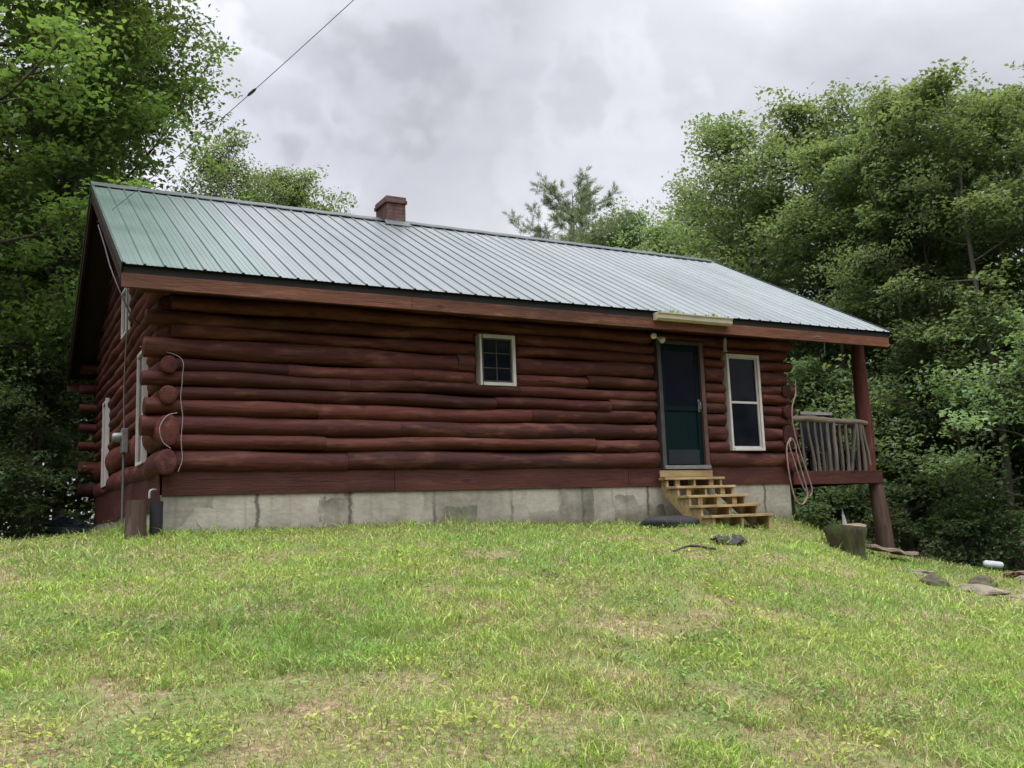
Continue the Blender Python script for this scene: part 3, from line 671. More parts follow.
# railing of peeled sticks
ra=MB(); ra.tube(catmull([(10.42,-.03,1.545),(10.8,-.035,1.56),(11.3,-.03,1.535),(11.8,-.035,1.515),(12.05,-.03,1.525),(12.28,-.05,1.49)],6),[.052]*6+[.058]*6+[.05]*6+[.046]*6+[.044]*6+[.04],12,1.0,True,.06,pr)
rail=ra.build('railing',M['peeled_x'],cabin); rail['label']='porch railing of peeled crooked sticks'
for k,(xt,xb,rr) in enumerate(((10.62,10.66,.022),(10.79,10.90,.024),(10.96,11.0,.026),(11.10,11.13,.024),(11.27,11.27,.034),(11.44,11.42,.033),(11.58,11.58,.024),(11.74,11.72,.026),(12.0,11.80,.030),(12.03,12.0,.026),(12.12,12.15,.028),(12.17,12.30,.022))):
    m_=MB(); w_=pr.uniform(-.010,.010)
    m_.tube(catmull([(xb,-.04,.63),(xb*.66+xt*.34+w_,-.045,.93),(xb*.3+xt*.7-w_,-.035,1.24),(xt,-.035,1.53)],4),[rr*(1.25-.02*i) for i in range(13)],8,pr.uniform(.75,1.2),True,.08,pr)
    m_.build('baluster',M['peeled'],rail)
ra=MB(); ra.tube(catmull([(12.36,.2,1.50),(12.35,2,1.53),(12.36,3.9,1.5)],6),.05,10,1.0,True,.05,pr); rail2=ra.build('railing',M['peeled_x'],cabin)
for k in range(20):
    yy=.35+k*.18; m_=MB(); m_.tube([(12.36,yy,.6),(12.36+pr.uniform(-.02,.02),yy+pr.uniform(-.05,.05),1.5)],pr.uniform(.02,.03),7,pr.uniform(.7,1.1)); m_.build('baluster',M['peeled'],rail2)

# ------------------------------------------------------------------ loose things around the house
# wooden steps
stp=empty('wooden_steps',(7.98,-.7,-.1),'yellow treated lumber steps with open risers under the green door','steps')
def local(mb,o): mb.v=[(p[0]-o.location.x,p[1]-o.location.y,p[2]-o.location.z) for p in mb.v]; return mb
TX0,TX1=7.40,8.60; tread=[(.545,-.30),(.40,-.56),(.25,-.82),(.095,-1.08),(-.06,-1.34)]
for i,(tz,ty) in enumerate(tread):
    m_=MB()
    if i==0: m_.box(TX0,TX1,ty,-.125,tz-.038,tz)
    else: m_.box(TX0+.01,TX1-.01,ty,ty+.135,tz-.038,tz); m_.box(TX0+.012,TX1-.008,ty+.14,ty+.275,tz-.039,tz-.001)
    local(m_,stp).build('tread',M['pt'],stp,.004)
for xx in (TX0+.04,7.98,TX1-.08):
    m_=MB(); q=[(-.13,.505)]
    for i,(tz,ty) in enumerate(tread):
        q.append((ty+.03,tz-.04)); 
        nz2=tread[i+1][0]-.04 if i<4 else -.45
        q.append((ty+.03,nz2))
    q+= [(-1.22,-.45),(-.13,.30)]
    m_.prism(q,'x',xx,xx+.04); local(m_,stp).build('stringer',M['pt'],stp)
for xx in (7.62,8.30):
  for (z0,z1,yy) in ((.405,.505,-.26),(.253,.36,-.52),(.098,.21,-.78)):
    m_=MB(); m_.box(xx,xx+.09,yy,yy+.04,z0,z1); local(m_,stp).build('riser_block',M['pt'],stp)
m_=MB(); m_.box(7.44,8.50,-.124,-.105,.56,.665); local(m_,stp).build('ledger_board',M['pt'],stp)

# garden hose hung on the corner
hz=[(q[0],q[1]-.06,q[2]) for q in [(10.36,-.20,2.20),(10.33,-.21,1.95),(10.22,-.22,1.72),(10.20,-.22,1.45),(10.26,-.22,1.15),(10.34,-.23,.85),(10.44,-.24,.55),(10.50,-.25,.30),(10.42,-.25,.20),(10.26,-.25,.42),(10.14,-.25,.78),(10.06,-.24,1.08),(10.12,-.23,1.18),(10.20,-.23,1.10),(10.24,-.24,.82),(10.34,-.26,.42),(10.36,-.27,.20),(10.22,-.27,.06),(10.08,-.26,.16),(10.0,-.26,.50),(9.98,-.25,.88),(10.02,-.24,1.08),(10.12,-.235,1.15)]]
m_=MB(); m_.tube(catmull(hz,6),.0125,8); tag(m_.build('garden_hose',M['hose'],None),'faded pink garden hose hung in loops on the right corner of the cabin','hose')
m_=MB(); m_.tube(catmull([(10.45,-.56,2.86),(10.62,-.58,2.92),(10.80,-.56,2.86),(10.86,-.5,2.62)],6),.008,6); tag(m_.build('loose_cable',M['cable'],None),'short loose cable curling down from the eave beside the porch','cable')
# cables on the left side
m_=MB(); m_.tube(catmull([(-.22,.30,2.30),(.17,-0.225,2.10),(.205,-0.235,1.85),(.19,-0.230,1.6),(.215,-0.235,1.35),(.20,-0.235,1.1),(.215,-0.235,.85),(.17,-0.230,.70)],5),.0045,6)
m_.tube(catmull([(.15,-0.235,1.41),(.03,-0.240,1.37),(-.05,-0.250,1.22),(-.01,-0.240,1.06),(.08,-0.240,.98)],6),.005,6)
tag(m_.build('corner_cable',M['whitecable'],None),'thin white cable running down the log ends at the near left corner','cable')
m_=MB(); m_.tube(catmull([(-.55,2.55,4.50),(-.53,1.7,3.95),(-.52,.75,3.35),(-.35,.35,2.75),(-.22,.45,2.62),(-.17,1.0,2.75)],8),.011,6); tag(m_.build('drooping_cable',M['blackcable'],None),'dark cable drooping from the left rake of the roof towards the wall','cable')
A_=Vector((-.56,2.59,4.56)); ray=Vector((.33544,.94206,.57999)); B_=Vector((CAM.x,CAM.y,CAM.z))+ray*10.2
pts=[]
for k in range(41):
    t=k/40*4.0; p=A_.lerp(B_,t); p.z+= .06*math.sin(min(t,1)*math.pi)*-1+.015*t*t; pts.append(p)
m_=MB(); m_.tube(pts,.0050,6); sc_=m_.build('service_cable',M['cable'],None); tag(sc_,'grey overhead service cable crossing the sky to the left gable','cable')
ps=A_.lerp(B_,.72); m_=MB(); k0=A_.lerp(B_,.66)+Vector((0,0,-.045)); 
dirc=(B_-A_).normalized(); m_.tube([k0-dirc*.09,k0-dirc*.05,k0+dirc*.05,k0+dirc*.09],[.008,.019,.019,.008],8); m_.build('splice',M['blackcable'],sc_)
# upright log offcut at the left corner
m_=MB(); bz=gd(-.30,-.30); m_.tube([(-.30,-.28,bz-.05),(-.30,-.275,bz+.2),(-.295,-.27,bz+.44)],[.125,.12,.118],14,.9,True,.04,pr)
tag(m_.build('log_offcut',M['lowpost'],None),'short upright red brown log offcut standing at the left corner of the foundation','log')
m_=MB(); bz=gd(-.07,-.24); m_.tube([(-.07,-.24,bz-.05),(-.07,-.24,bz+.42)],[.075,.075],12); tag(m_.build('black_upright',M['black'],None),'black upright cylinder between the log offcut and the concrete corner','pipe')  # plain black cylinder filling the space beside the offcut
# black tub left of the steps
m_=MB(); pts=[]; bz=gd(6.93,-.93); n=22; rings=[(.60,.20,-.05),(.66,.24,.06),(.62,.22,.11),(.50,.16,.145),(.25,.07,.15)]
vs_=[]; 
for (rx,ry,h) in rings:
    for j in range(n):
        a_=2*math.pi*j/n; k_=1+.06*math.sin(3*a_+h*20); vs_.append((6.93+rx*.8*k_*math.cos(a_),-.93+ry*k_*math.sin(a_),bz+h+.02*math.sin(2*a_)))
fs=[(i*n+j,i*n+(j+1)%n,(i+1)*n+(j+1)%n,(i+1)*n+j) for i in range(len(rings)-1) for j in range(n)]+[tuple(range(4*n,5*n))]
m_.add(vs_,fs,True); tag(m_.build('rubber_mat',M['black'],None),'low black rubber bundle lying in the grass left of the steps','rubber mat')
# crumpled sheet on lawn
def blob(name,loc,size,mat,seed,rough=.3,sub=3,flat=True):
    bm=bmesh.new(); bmesh.ops.create_icosphere(bm,subdivisions=sub,radius=1); q=random.Random(seed); from mathutils import noise as mn
    off=Vector((q.uniform(0,50),q.uniform(0,50),q.uniform(0,50)))
    for v in bm.verts:
        p=v.co.copy(); k=1+rough*(mn.noise(p*1.3+off)+.5*mn.noise(p*3.1+off)+.25*mn.noise(p*7+off)); v.co=Vector((p.x*k*size[0],p.y*k*size[1],p.z*k*size[2]))
    me=bpy.data.meshes.new(name); bm.to_mesh(me); bm.free(); me.materials.append(mat)
    me.color_attributes.new('tint','FLOAT_COLOR','POINT'); ca=me.color_attributes['tint']; ca.data.foreach_set('color',[1.0]*(4*len(me.vertices)))
    if not flat: me.polygons.foreach_set('use_smooth',[True]*len(me.polygons))
    o=bpy.data.objects.new(name,me); COL.objects.link(o); o.location=loc; return o
#PLACED
PLACES={}
#ENDPLACED
# stump with splinter
st_=empty('tree_stump',(9.86,-1.56,gd(9.86,-1.56)),'mossy cut tree stump on the lawn below the porch','stump')
m_=MB(); n=22; vs_=[]; hs=[(-.25,.27),(0,.25),(.12,.27),(.25,.30),(.36,.325),(.41,.315)]
for h,rr in hs:
    for j in range(n):
        a_=2*math.pi*j/n; k_=1+.05*math.sin(3*a_+1)+.035*math.sin(7*a_)+.10*(1-min(1,max(0,h)/.3))*math.sin(5*a_+.5); vs_.append((rr*k_*math.cos(a_),rr*k_*math.sin(a_),h+(.025*math.sin(2*a_+1) if h>.35 else 0)))
m_.add(vs_,[(i*n+j,i*n+(j+1)%n,(i+1)*n+(j+1)%n,(i+1)*n+j) for i in range(len(hs)-1) for j in range(n)],True); m_.build('trunk',M['stump'],st_)
m_=MB(); top=vs_[-n:]; m_.add(top+[(0,0,.425)],[(j,(j+1)%n,n) for j in range(n)],False); m_.build('cut_face',M['stumptop'],st_)
m_=MB(); m_.add([(-.045,.02,.40),(.045,.0,.40),(.04,.07,.40),(.03,.03,.56),(-.005,.04,.68),(-.03,.03,.58)],[(0,1,3,5),(1,2,3),(2,0,5),(3,4,5),(2,5,3),(3,5,4),(0,2,1)],False); m_.build('splinter',M['splinter'],st_)
# weathered board lying by the post
z0=gd(11.3,-1.2); m_=MB(); m_.add([],[])
b0=Vector((10.75,-1.12,gd(10.75,-1.12)+.12)); b1=Vector((11.95,-1.02,gd(11.95,-1.02)+.13)); K=8; vs_=[]
for k in range(K+1):
    p=b0.lerp(b1,k/K)+Vector((0,.03*math.sin(k*1.3),.02*math.sin(k*1.7))); 
    for (dy,dz) in ((-.13,-.02),(.13,-.02),(.12,.03),(-.12,.03)): vs_.append((p.x,p.y+dy,p.z+dz))
fs=[(i*4+j,i*4+(j+1)%4,(i+1)*4+(j+1)%4,(i+1)*4+j) for i in range(K) for j in range(4)]+[(3,2,1,0),(K*4,K*4+1,K*4+2,K*4+3)]
m_.add(vs_,fs); tag(m_.build('slab_board',M['peeled_x'],None),'weathered slab board lying on the grass at the foot of the porch post','board')
# stones
def stone(x,y,size,seed,label,mat='rock',name='fieldstone',cat='stone',dz=0,rough=.35,rz=0):
    o=blob(name,(x,y,gd(x,y)+dz-.035),size,M[mat],seed,rough); o.rotation_euler=(0,0,rz); return tag(o,label,cat)
stone(9.55,-3.28,(.20,.16,.15),3,'small dark humped stone at the left end of the stone row',mat='stump',dz=.03)
stone(10.15,-3.40,(.50,.30,.10),7,'largest pale flat stone sunk in the grass at the right edge of the lawn',dz=.02,rz=-.5)
stone(10.35,-3.9,(.42,.16,.07),12,'thin pale flat stone nearest the right edge of the photo below the largest one',dz=.01,rz=-.6)
stone(10.85,-3.05,(.30,.22,.14),15,'mossy rounded stone just behind the largest flat stone',mat='stump',dz=.03)
stone(10.65,-2.05,(.34,.12,.07),21,'long pale stone between the slab board and the largest flat stone',dz=.02,rz=-.9)
stone(12.75,-2.45,(.34,.24,.13),31,'rusty brown heap of rubble at the far right edge of the lawn','rust','rubble_heap','rubble',.05,.6)
stone(12.3,-2.75,(.17,.12,.09),37,'small pale stone in front of the rusty rubble heap',dz=.04)
# white jug lying in the weeds
m_=MB(); jx,jy=14.5,-.75; jz=gd(jx,jy)+.10; m_.tube([(jx+a*.62,jy-b*.4,jz+.04-a*.1) for a,b in ((-.26,-.26),(-.235,-.235),(-.18,-.18),(.15,.15),(.2,.2),(.215,.215))],[.025,.055,.07,.07,.06,.03],16)
tag(m_.build('white_drum',M['whiteplastic'],None),'white plastic drum lying on its side in front of the dark shrubs at right','drum')
# black plastic scrap on the lawn
px_,py_=6.48,-2.72; m_=MB(); q=random.Random(8); n=9; vs_=[]
for i in range(n):
    for j in range(5):
        x=px_+(-.26+.52*i/(n-1)); y=py_+(-.11+.22*j/4)+.05*math.sin(i); vs_.append((x,y,gd(x,y)+.035+.04*q.random()+.025*math.sin(i*1.4+j)))
m_.add(vs_,[(i*5+j,(i+1)*5+j,(i+1)*5+j+1,i*5+j+1) for i in range(n-1) for j in range(4)],False)
o=m_.build('plastic_scrap',M['black'],None); tag(o,'crumpled black plastic scrap in the grass in front of the steps','scrap'); md=o.modifiers.new('thick','SOLIDIFY'); md.thickness=.008
# dead branch piece on lawn
m_=MB(); bx_,by_=5.35,-3.35; m_.tube(catmull([(bx_-.35,by_-.12,gd(bx_-.35,by_-.12)+.03),(bx_,by_,gd(bx_,by_)+.06),(bx_+.45,by_+.1,gd(bx_+.45,by_+.1)+.03)],5),[.012]*5+[.018]*5+[.013],7,.8,True,.1,pr); tag(m_.build('fallen_stick',M['bark'],None),'short dead stick lying on the lawn left of the plastic scrap','stick')
# tarp heap behind the left corner
tag(blob('tarp_heap',(-.45,9.9,gd(-.45,9.9)+.14),(.62,.5,.36),M['tarp'],77,.35),'low heap under a dark blue tarp left of the cabin','tarp heap')
# porch chair
chr_=empty('porch_chair',(11.42,.62,PD),'dark porch chair with two pale back slats behind the stick railing','chair')
def cp(name,mat,*bx):
    m_=MB()
    for b_ in bx: m_.box(*b_)
    return m_.build(name,mat,chr_,.004)
for sx in (-.36,.36):
    cp('leg',M['bench_dark'],(sx-.025,sx+.025,-.28,-.235,0,1.12)); cp('leg',M['bench_dark'],(sx-.025,sx+.025,.27,.32,0,.62)); cp('armrest',M['bench_dark'],(sx-.045,sx+.045,-.235,.36,.62,.65))
cp('seat',M['bench_dark'],(-.36,.36,-.23,.33,.40,.45))
cp('backrest',M['bench_dark'],(-.335,.335,-.262,-.245,.47,1.10))
for zz in (.945,1.05): cp('back_slat',M['bench_slat'],(-.40,.40,-.300,-.281,zz,zz+.055))
# weeds growing in the gutter
def sprout(x,y,z,h,seed,nb=26,sp=.09):
    q=np.random.default_rng(seed); V=[];F=[];T=[]
    for i in range(nb):
        a=q.uniform(0,6.28); bx=x+q.normal(0,sp); l=h*q.uniform(.4,1.1); w_=.006+.006*q.random(); dx,dy=math.cos(a)*l*.5,math.sin(a)*l*.35; o=len(V)
        V+= [(bx-w_,y,z),(bx+w_,y,z),(bx+dx*.5+w_*1.5,y+dy*.5,z+l*.6),(bx+dx*.5-w_*1.5,y+dy*.5,z+l*.6),(bx+dx,y+dy,z+l)]; F.append((o,o+1,o+2,o+3)); F.append((o+3,o+2,o+4))
        T+=[(.20+.08*q.random(),.29+.08*q.random(),.05)]*5
    m_=MB(); m_.v=V; m_.f=F; m_.sm=[False]*len(F); m_.t=T; return m_.build('weed_sprout',M['grass'],None)
tag(sprout(7.45,-.65,3.02,.14,1),'small weed sprout growing at the left end of the cream gutter','weed','weeds in the gutter')
tag(sprout(8.32,-.65,3.02,.13,2),'small weed sprout growing near the right end of the cream gutter','weed','weeds in the gutter')

# ------------------------------------------------------------------ trees
def bent(rg,p,d,l,n,curl,jit):
    out=[p.copy()]; d=d/np.linalg.norm(d)
    for k in range(n):
        d=d+np.array([0,0,curl])/n+rg.normal(0,jit,3); d/=np.linalg.norm(d); p=p+d*l/n; out.append(p.copy())
    return np.array(out)
def leaf_quads(rg,C,sz,flat,stretch=.58):
    n=len(C); az=rg.uniform(0,2*np.pi,n); el=rg.normal(-.2,.38,n)
    a=np.stack([np.cos(az)*np.cos(el),np.sin(az)*np.cos(el),np.sin(el)],-1)
    up_=np.stack([rg.normal(0,flat,n),rg.normal(0,flat,n),np.ones(n)],-1); b=np.cross(up_,a); b/=np.linalg.norm(b,axis=1)[:,None]+1e-9
    nn=np.cross(a,b); s=(sz*rg.uniform(.65,1.35,n))[:,None]
    return np.stack([C-a*s*.5,C+b*s*stretch*.5+nn*s*.10,C+a*s*.5-nn*s*.08,C-b*s*stretch*.5+nn*s*.10],1)
def finish(rg,name,mat,barkm,mb,Q,hue):
    t=np.repeat(np.clip(hue,0,1)[:,None],4,0).repeat(3,1)
    n=len(Q); cr=np_mesh('crown',Q.reshape(-1,3),[np.arange(n)[:,None]*4+np.array([[0,1,2,3]])],mat,t)
    tr=mb.build('trunk',barkm,None,recalc=False); return tr,cr
def broadleaf(seed,H,cb,spread,nl,per,ls,r0=.19,cluster=.42,lean=0,sec=8,top=1.0):
    rg=np.random.default_rng(seed); mb=MB(); rr=random.Random(seed)
    tr=bent(rg,np.array([0,0,-.3]),np.array([lean,0,1.]),H*.93,12,.1,.05); kn=len(tr)
    rad=[r0*(1-.86*(i/(kn-1))**.9) for i in range(kn)]; rad[0]*=1.35; mb.tube(tr,rad,9,1.0,False,.06,rr)
    C=[];S=[]
    def cl(p,n,r_): 
        tilt=rg.normal(0,.22,2); o=rg.normal(0,1,(n,3)); ln=np.linalg.norm(o,axis=1)[:,None]; o=o/ln*np.minimum(ln*.75,rg.uniform(1.0,1.35,(n,1)))*np.array([r_,r_,r_*.30]); o[:,2]+=o[:,0]*tilt[0]+o[:,1]*tilt[1]; C.append(p+o); S.append(np.full(n,rg.random()))
    for i in range(nl):
        t=cb/H+(1-cb/H)*((i+.5)/nl)**.9*.97; fi=t*(kn-1); k0=min(int(fi),kn-2); p=tr[k0]+(tr[k0+1]-tr[k0])*(fi-k0)
        q=(t-cb/H)/(1-cb/H); lenp=spread*(.50+.75*math.sin(math.pi*min(1,.16+.70*q)))*(1-.62*q**2.2)*rg.uniform(.70,1.25)*.85
        a=i*2.4+rg.normal(0,.35); e=math.radians(4+46*q**1.5*top+rg.normal(0,8))
        lb=bent(rg,p,np.array([math.cos(a)*math.cos(e),math.sin(a)*math.cos(e),math.sin(e)]),lenp,7,.22,.10)
        rb=max(.018,rad[k0]*.48); mb.tube(lb,[rb*(1-.85*j/7) for j in range(8)],6,1.0,False)
        for s_i in range(sec):
            u_=.28+.72*(s_i+rg.random())/sec; fj=min(u_*7,6.999); j=int(fj); sp_=lb[j]+(lb[j+1]-lb[j])*(fj-j); dr=lb[j+1]-lb[j]; dr/=np.linalg.norm(dr)
            sd=dr*.7+rg.normal(0,.62,3)*np.array([1,1,.55]); sb=bent(rg,sp_,sd,lenp*rg.uniform(.22,.46),4,.18,.15)
            mb.tube(sb,[max(.006,rb*.30*(1-.2*j)) for j in range(5)],4,1.0,False)
            for c_i in (2,4): cl(sb[c_i]+rg.normal(0,.1,3),int(per*1.6*rg.uniform(.6,1.4)),cluster*1.25*rg.uniform(.7,1.25))
        cl(lb[-1],per,cluster)
    cl(tr[-1],per*2,cluster*1.2)
    C=np.concatenate(C); S=np.concatenate(S); Q=leaf_quads(rg,C,ls,.42)
    hue=.5*S+.5*rg.random(len(S)); return mb,Q,hue,rg
def pine(seed,H,spread,cb,gap=.62):
    rg=np.random.default_rng(seed); mb=MB(); rr=random.Random(seed); tr=bent(rg,np.array([0,0,-.3]),np.array([0.03,0,1.]),H,12,.1,.02)
    mb.tube(tr,[.2*(1-.93*i/12) for i in range(13)],8,1.0,False); P0=[];DR=[];S=[]
    z=cb
    while z<H-.25:
        q=(z-cb)/(H-cb); k=z/H*12; j=min(int(k),11); p=tr[j]+(tr[j+1]-tr[j])*(k-j)
        for b_ in range(rg.integers(3,6)):
            if rg.random()<.12: continue
            a=rg.uniform(0,6.28); ln=spread*((1-q)**.75*.9+.10)*rg.uniform(.45,1.35); e=rg.normal(.02+.62*q,.12)
            br=bent(rg,p,np.array([math.cos(a)*math.cos(e),math.sin(a)*math.cos(e),math.sin(e)]),ln,6,.28,.09); mb.tube(br,[.035*(1-q*.6)*(1-.15*i) for i in range(7)],4,1.0,False)
            for tw in range(int(5+ln*5)):
                u_=rg.uniform(.22,1); fj=min(u_*6,5.999); m=int(fj); c=br[m]+(br[m+1]-br[m])*(fj-m); d=(br[m+1]-br[m]); d=d/np.linalg.norm(d); sd=d*.55+rg.normal(0,.75,3)*np.array([1,1,.30])+np.array([0,0,.15]); sd/=np.linalg.norm(sd); l=rg.uniform(.30,.75)*(1-.5*q)
                for g_ in range(4):
                    c2=c+sd*l*(.25+.25*g_)
                    nn=11; nd_=sd*.9+rg.normal(0,.5,(nn,3)); nd_/=np.linalg.norm(nd_,axis=1)[:,None]; P0.append(np.repeat(c2[None],nn,0)+rg.normal(0,.035,(nn,3))); DR.append(nd_); S.append(np.full(nn,rg.random()))
        z+=gap*rg.uniform(.75,1.25)
    P0=np.concatenate(P0);DR=np.concatenate(DR);S=np.concatenate(S); n=len(P0); l=rg.uniform(.11,.20,n)[:,None]; b=np.cross(DR,rg.normal(0,1,(n,3))); b/=np.linalg.norm(b,axis=1)[:,None]; w_=.008
    Q=np.stack([P0-b*w_,P0+b*w_,P0+DR*l+b*w_*.5,P0+DR*l-b*w_*.5],1); return mb,Q,.5*S+.5*rg.random(n),rg
PROTO={};NOMH={}
def proto(key,gen,mat,barkm):
    mb,Q,h,rg=gen; tr,cr=finish(rg,key,mat,barkm,mb,Q,h); PROTO[key]=(tr,cr); NOMH[key]=float(np.quantile(Q[...,2],.9995)); print(key,len(Q),'H',NOMH[key],'R',np.quantile(np.hypot(Q[...,0],Q[...,1]),.97)); 
    return len(Q)
cnt=[]
cnt.append(proto('bright_a',broadleaf(101,15,3.2,3.6,30,42,.140,.2),M['leaf_bright'],M['bark']))
cnt.append(proto('bright_b',broadleaf(102,15,2.6,3.4,30,42,.138,.16,lean=.06),M['leaf_bright'],M['bark']))
cnt.append(proto('oak_a',broadleaf(103,14,4.2,3.4,26,44,.138,.18,cluster=.45),M['leaf'],M['bark']))
cnt.append(proto('oak_b',broadleaf(104,14,5.0,3.1,22,44,.135,.15,cluster=.42,lean=.10),M['leaf'],M['bark']))
cnt.append(proto('oak_c',broadleaf(105,14,3.4,3.7,28,44,.138,.2,cluster=.50,top=.8),M['leaf'],M['bark']))
cnt.append(proto('oak_d',broadleaf(108,14,3.8,3.2,24,30,.135,.17,cluster=.50),M['leaf'],M['bark']))
cnt.append(proto('under_a',broadleaf(106,6,.8,2.2,20,30,.11,.06,cluster=.33,sec=5,top=.45),M['leaf_dark'],M['bark']))
cnt.append(proto('under_b',broadleaf(107,6,1.3,2.4,18,30,.11,.07,cluster=.36,sec=5,top=.35),M['leaf_dark'],M['bark']))
cnt.append(proto('shrub',broadleaf(109,2.2,.1,1.25,16,16,.11,.03,cluster=.24,sec=4,top=.7),M['leaf_dark'],M['bark']))
cnt.append(proto('pine_a',pine(201,17,6.0,8.0,.45),M['needle'],M['bark']))
cnt.append(proto('pine_b',pine(202,17,3.8,8.0,.5),M['needle'],M['bark']))
print('leaf counts',cnt)
cnt.append(proto('pole',broadleaf(110,13,6.5,2.0,14,34,.130,.12,cluster=.36,sec=5,lean=.05),M['leaf'],M['palebark']))
used=set()
def plant(key,x,y,H,rz,label,name='broadleaf_tree',cat='tree',group=None,crown=None,bark=None,wide=1.0):
    t=empty(name,(x,y,gd(x,y)-.05),label,cat,group,rz); s=H/NOMH[key]; t.scale=(s*wide,s*wide,s)
    for o in PROTO[key]:
        if key in used: o=o.copy(); COL.objects.link(o)
        o.parent=t
        m=crown if o.data.name.startswith('crown') else bark
        if m: o.material_slots[0].link='OBJECT'; o.material_slots[0].material=m
    used.add(key); return t
GL='trees at the left edge of the wood'; GR='trees at the right edge of the wood'; GF='tree tops beyond the ridge'
plant('bright_a',-3.6,8.6,15.5,1.5,'tall bright green leafy tree cut off by the left edge of the photo',group=GL)
plant('bright_b',-1.3,11.2,17.5,4.6,'tall bright green tree with thin dark trunk just left of the gable peak',group=GL,wide=.75)
plant('bright_a',.45,11.0,14.6,3.6,'large bright green tree whose crown stands behind the left peak of the roof',group=GL,wide=.9)
plant('oak_d',3.1,14.2,12.0,1.0,'shorter green tree with thin open crown filling the gap right of the left roof peak',group=GL,wide=.75)
plant('oak_a',8.3,28.6,17.0,.3,'distant rounded tree top above the ridge nearest the left trees',group=GF,wide=.8)
plant('oak_c',11.0,32.2,17.8,4.3,'distant low tree top above the ridge just left of the chimney',group=GF,wide=.55)
plant('pine_a',19.75,21.6,17.2,.0,'tall spiky white pine standing alone above the ridge right of the chimney','pine_tree','pine',GF)
plant('pine_b',23.1,24.1,17.2,2.2,'shorter pine top just right of the tall spiky pine','pine_tree','pine',GF)
plant('oak_b',23.6,21.8,16.2,1.1,'low tree top above the roof between the pines and the big right hand trees',group=GF,wide=.85)
plant('oak_c',23.7,23.9,16.4,2.6,'low tree top just right of the shorter pine',group=GF,wide=.8)
plant('oak_d',21.5,16.6,14.8,5.0,'thin leafed tree with sky showing through just left of the big right hand trees',group=GF,wide=.8)
RT=[('oak_c',19.9,12.4,12.4,.2,'lowest leftmost tree of the big right hand row, above the roof end',.92),
('oak_a',18.1,9.0,11.8,1.4,'rounded green tree right over the right end of the ridge',.95),
('oak_d',17.4,6.9,13.1,2.9,'broad green tree over the porch roof with dark limbs showing in its middle',.97),
('oak_b',21.3,8.6,14.2,3.3,'tree in the dip of the skyline right of the broad tree over the porch',.95),
('oak_d',19.7,5.9,13.4,4.1,'loose airy topped tree above the porch post with sky showing through its top',.92),
('oak_d',22.9,6.7,14.2,5.2,'tallest tree of the right hand row, second from the right edge',.95),
('oak_b',19.5,2.8,12.4,.9,'dense tree at right whose crown hides the trunk of the tallest one',.97),
('oak_a',19.9,.7,12.2,2.4,'tree cut by the right edge of the photo with a dark limb against the sky',.97),
('oak_c',21.5,-1.5,13.2,1.9,'tree mostly outside the right edge of the photo',1.0)]
for k,x,y,H,rz,lb,wd in RT: plant(k,x,y,H,rz,lb,group=GR,wide=wd)
plant('oak_b',17.9,2.2,11.4,3.0,'slender leaning tree with a bare dark trunk right of the porch post',group=GR,wide=.7)
for k,x,y,H,rz,lb in (('under_a',16.0,4.4,5.4,.3,'dark understory tree seen through the porch opening'),('under_b',16.0,2.2,5.0,1.9,'dark understory tree just right of the porch post'),('under_a',16.2,1.0,5.8,3.7,'dark layered understory tree in front of the slender leaning trunk'),('under_b',15.9,-.8,5.2,5.0,'dark understory tree at the right edge of the photo behind the rubble heap'),('under_b',18.9,6.2,6.5,2.6,'dark understory tree behind the porch chair'),('under_a',19.2,2.4,6.8,4.9,'taller understory tree in the gap between the slim grey trunks')):
    plant(k,x,y,H,rz,lb,'understory_tree','tree','understory at the right')
for k,x,y,H,rz,lb in (('under_a',-1.05,9.4,4.4,.7,'dark understory tree just left of the cabin back corner'),('under_b',-2.7,8.4,4.2,2.7,'dark understory tree at the left edge of the photo'),('under_a',-.6,14.8,7.5,4.4,'taller dark understory tree behind the one at the cabin back corner')):
    plant(k,x,y,H,rz,lb,'understory_tree','tree','understory at the left')
plant('oak_b',-1.7,13.4,11,5.5,'thin pale trunked young tree low in the wood at the far left',group=GL,bark=M['palebark'],wide=.6)
for k,(x,y,H,rz,lb) in enumerate(((16.6,2.9,11.5,.4,'slim grey trunked tree nearest the porch post at the wood edge'),(17.3,1.7,12,2.1,'slim grey trunked tree leaning left, middle of the wood edge right of the porch'),(16.9,.4,11,4.0,'slim grey trunked tree behind the white drum'),(17.4,-.7,10.8,1.2,'slim grey trunked tree at the right edge of the photo'),(17.0,4.9,11,5.3,'slim grey trunked tree seen over the porch railing'))): plant('pole',x,y,H,rz,lb,'slender_tree','tree','slim trunks at the wood edge')
for k,(x,y,H,rz,lb) in enumerate(((-1.1,10.6,11,3.1,'slim pale trunked tree just left of the cabin back corner'),(-2.0,11.3,12,.9,'slim pale trunked tree at the far left of the photo'))): plant('pole',x,y,H,rz,lb,'slender_tree','tree','slim trunks at the wood edge')
SH=[(-2.4,7.4,1.3,'low shrub at the left edge of the photo behind the lawn crest'),(-1.5,8.6,1.5,'low shrub between the left edge shrub and the tarp heap'),(14.0,1.4,1.3,'shrub at the foot of the wood just right of the porch post'),(14.9,.2,1.5,'shrub right of the porch post behind the long pale stone'),(15.6,-.9,1.4,'shrub directly behind the white drum'),(15.3,-2.2,1.5,'shrub at the right edge behind the rubble heap'),(13.4,3.2,1.5,'shrub seen under the porch deck'),(14.6,5.6,1.9,'shrub behind the porch under the railing')]
for i,(x,y,H,lb) in enumerate(SH): plant('shrub',x,y,H,i*1.7,lb,'shrub','shrub','shrubs along the wood edge',wide=1.15)
for k,v in PROTO.items():
    if k not in used:
        for o in v: bpy.data.objects.remove(o)
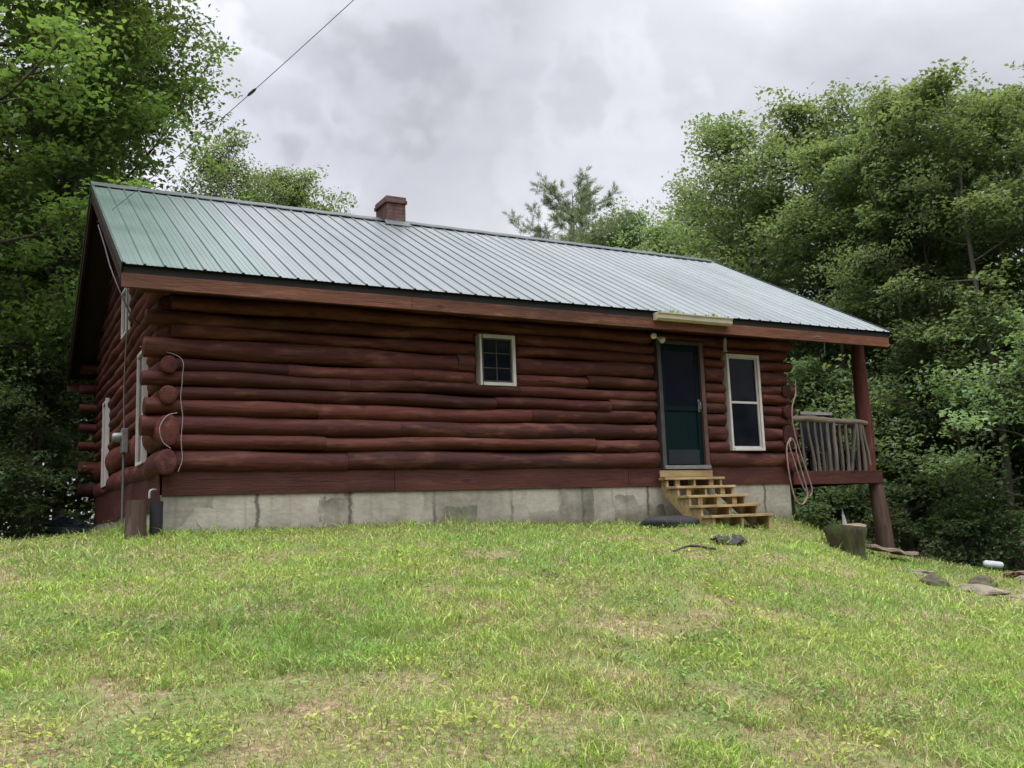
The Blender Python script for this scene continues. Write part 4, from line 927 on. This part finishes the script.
# wood behind: one mass of foliage and stems
def wood():
    rg=np.random.default_rng(77); Vs=[];Hs=[];mb=MB()
    _,Q1,h1,_=broadleaf(301,14,3.5,3.6,20,9,.34,.2,cluster=.55,sec=5); _,Q2,h2,_=broadleaf(302,14,5.0,3.2,18,9,.34,.2,cluster=.55,sec=5); _,Q3,h3,_=broadleaf(303,7,.6,2.6,14,9,.30,.1,cluster=.5,sec=4,top=.5)
    spots=[]
    def arc(a0,a1,d0,d1,n,hf):
        for i in range(n): 
            a=math.radians(a0+(a1-a0)*(i+rg.random())/n); d=rg.uniform(d0,d1); spots.append((CAM.x+d*math.sin(a),CAM.y+d*math.cos(a),hf))
    arc(36,100,33,42,16,1.0); arc(36,100,44,58,18,1.05); arc(34,100,24,34,40,-.9); arc(36,100,38,50,40,-1.1)
    arc(-60,5,28,36,16,1.05); arc(-60,6,38,52,16,1.1); arc(-60,9,23,31,34,-1.0); arc(-60,8,34,44,30,-1.15); arc(120,285,19,25,28,1.3); arc(120,285,18,24,24,-.9)
    for (x,y,hf) in spots:
        small=hf<0; Q,h=((Q3,h3) if small else ((Q1,h1) if rg.random()<.5 else (Q2,h2))); s=abs(hf)*rg.uniform(.85,1.1); a=rg.uniform(0,6.28); c,sn=math.cos(a),math.sin(a); q=Q*s
        z=g1(x,y); q=np.stack([q[...,0]*c-q[...,1]*sn+x,q[...,0]*sn+q[...,1]*c+y,q[...,2]+z],-1); Vs.append(q); Hs.append(h)
        if not small: mb.tube([(x,y,z-.3),(x+rg.normal(0,.2),y,z+5*s),(x+rg.normal(0,.4),y,z+12*s)],[.2*s,.14*s,.04],6,1.0,False)
    Q=np.concatenate(Vs);h=np.concatenate(Hs); n=len(Q); print('wood quads',n)
    cr=np_mesh('background_wood',Q.reshape(-1,3),[np.arange(n)[:,None]*4+np.array([[0,1,2,3]])],M['leaf_dark'],np.repeat(h[:,None],4,0).repeat(3,1)); tag(cr,'dense mass of trees farther back in the wood','wood',kind='stuff')
    st=mb.build('background_stems',M['bark'],None,recalc=False); tag(st,'dark stems of the trees farther back in the wood','stems',kind='stuff')
wood()
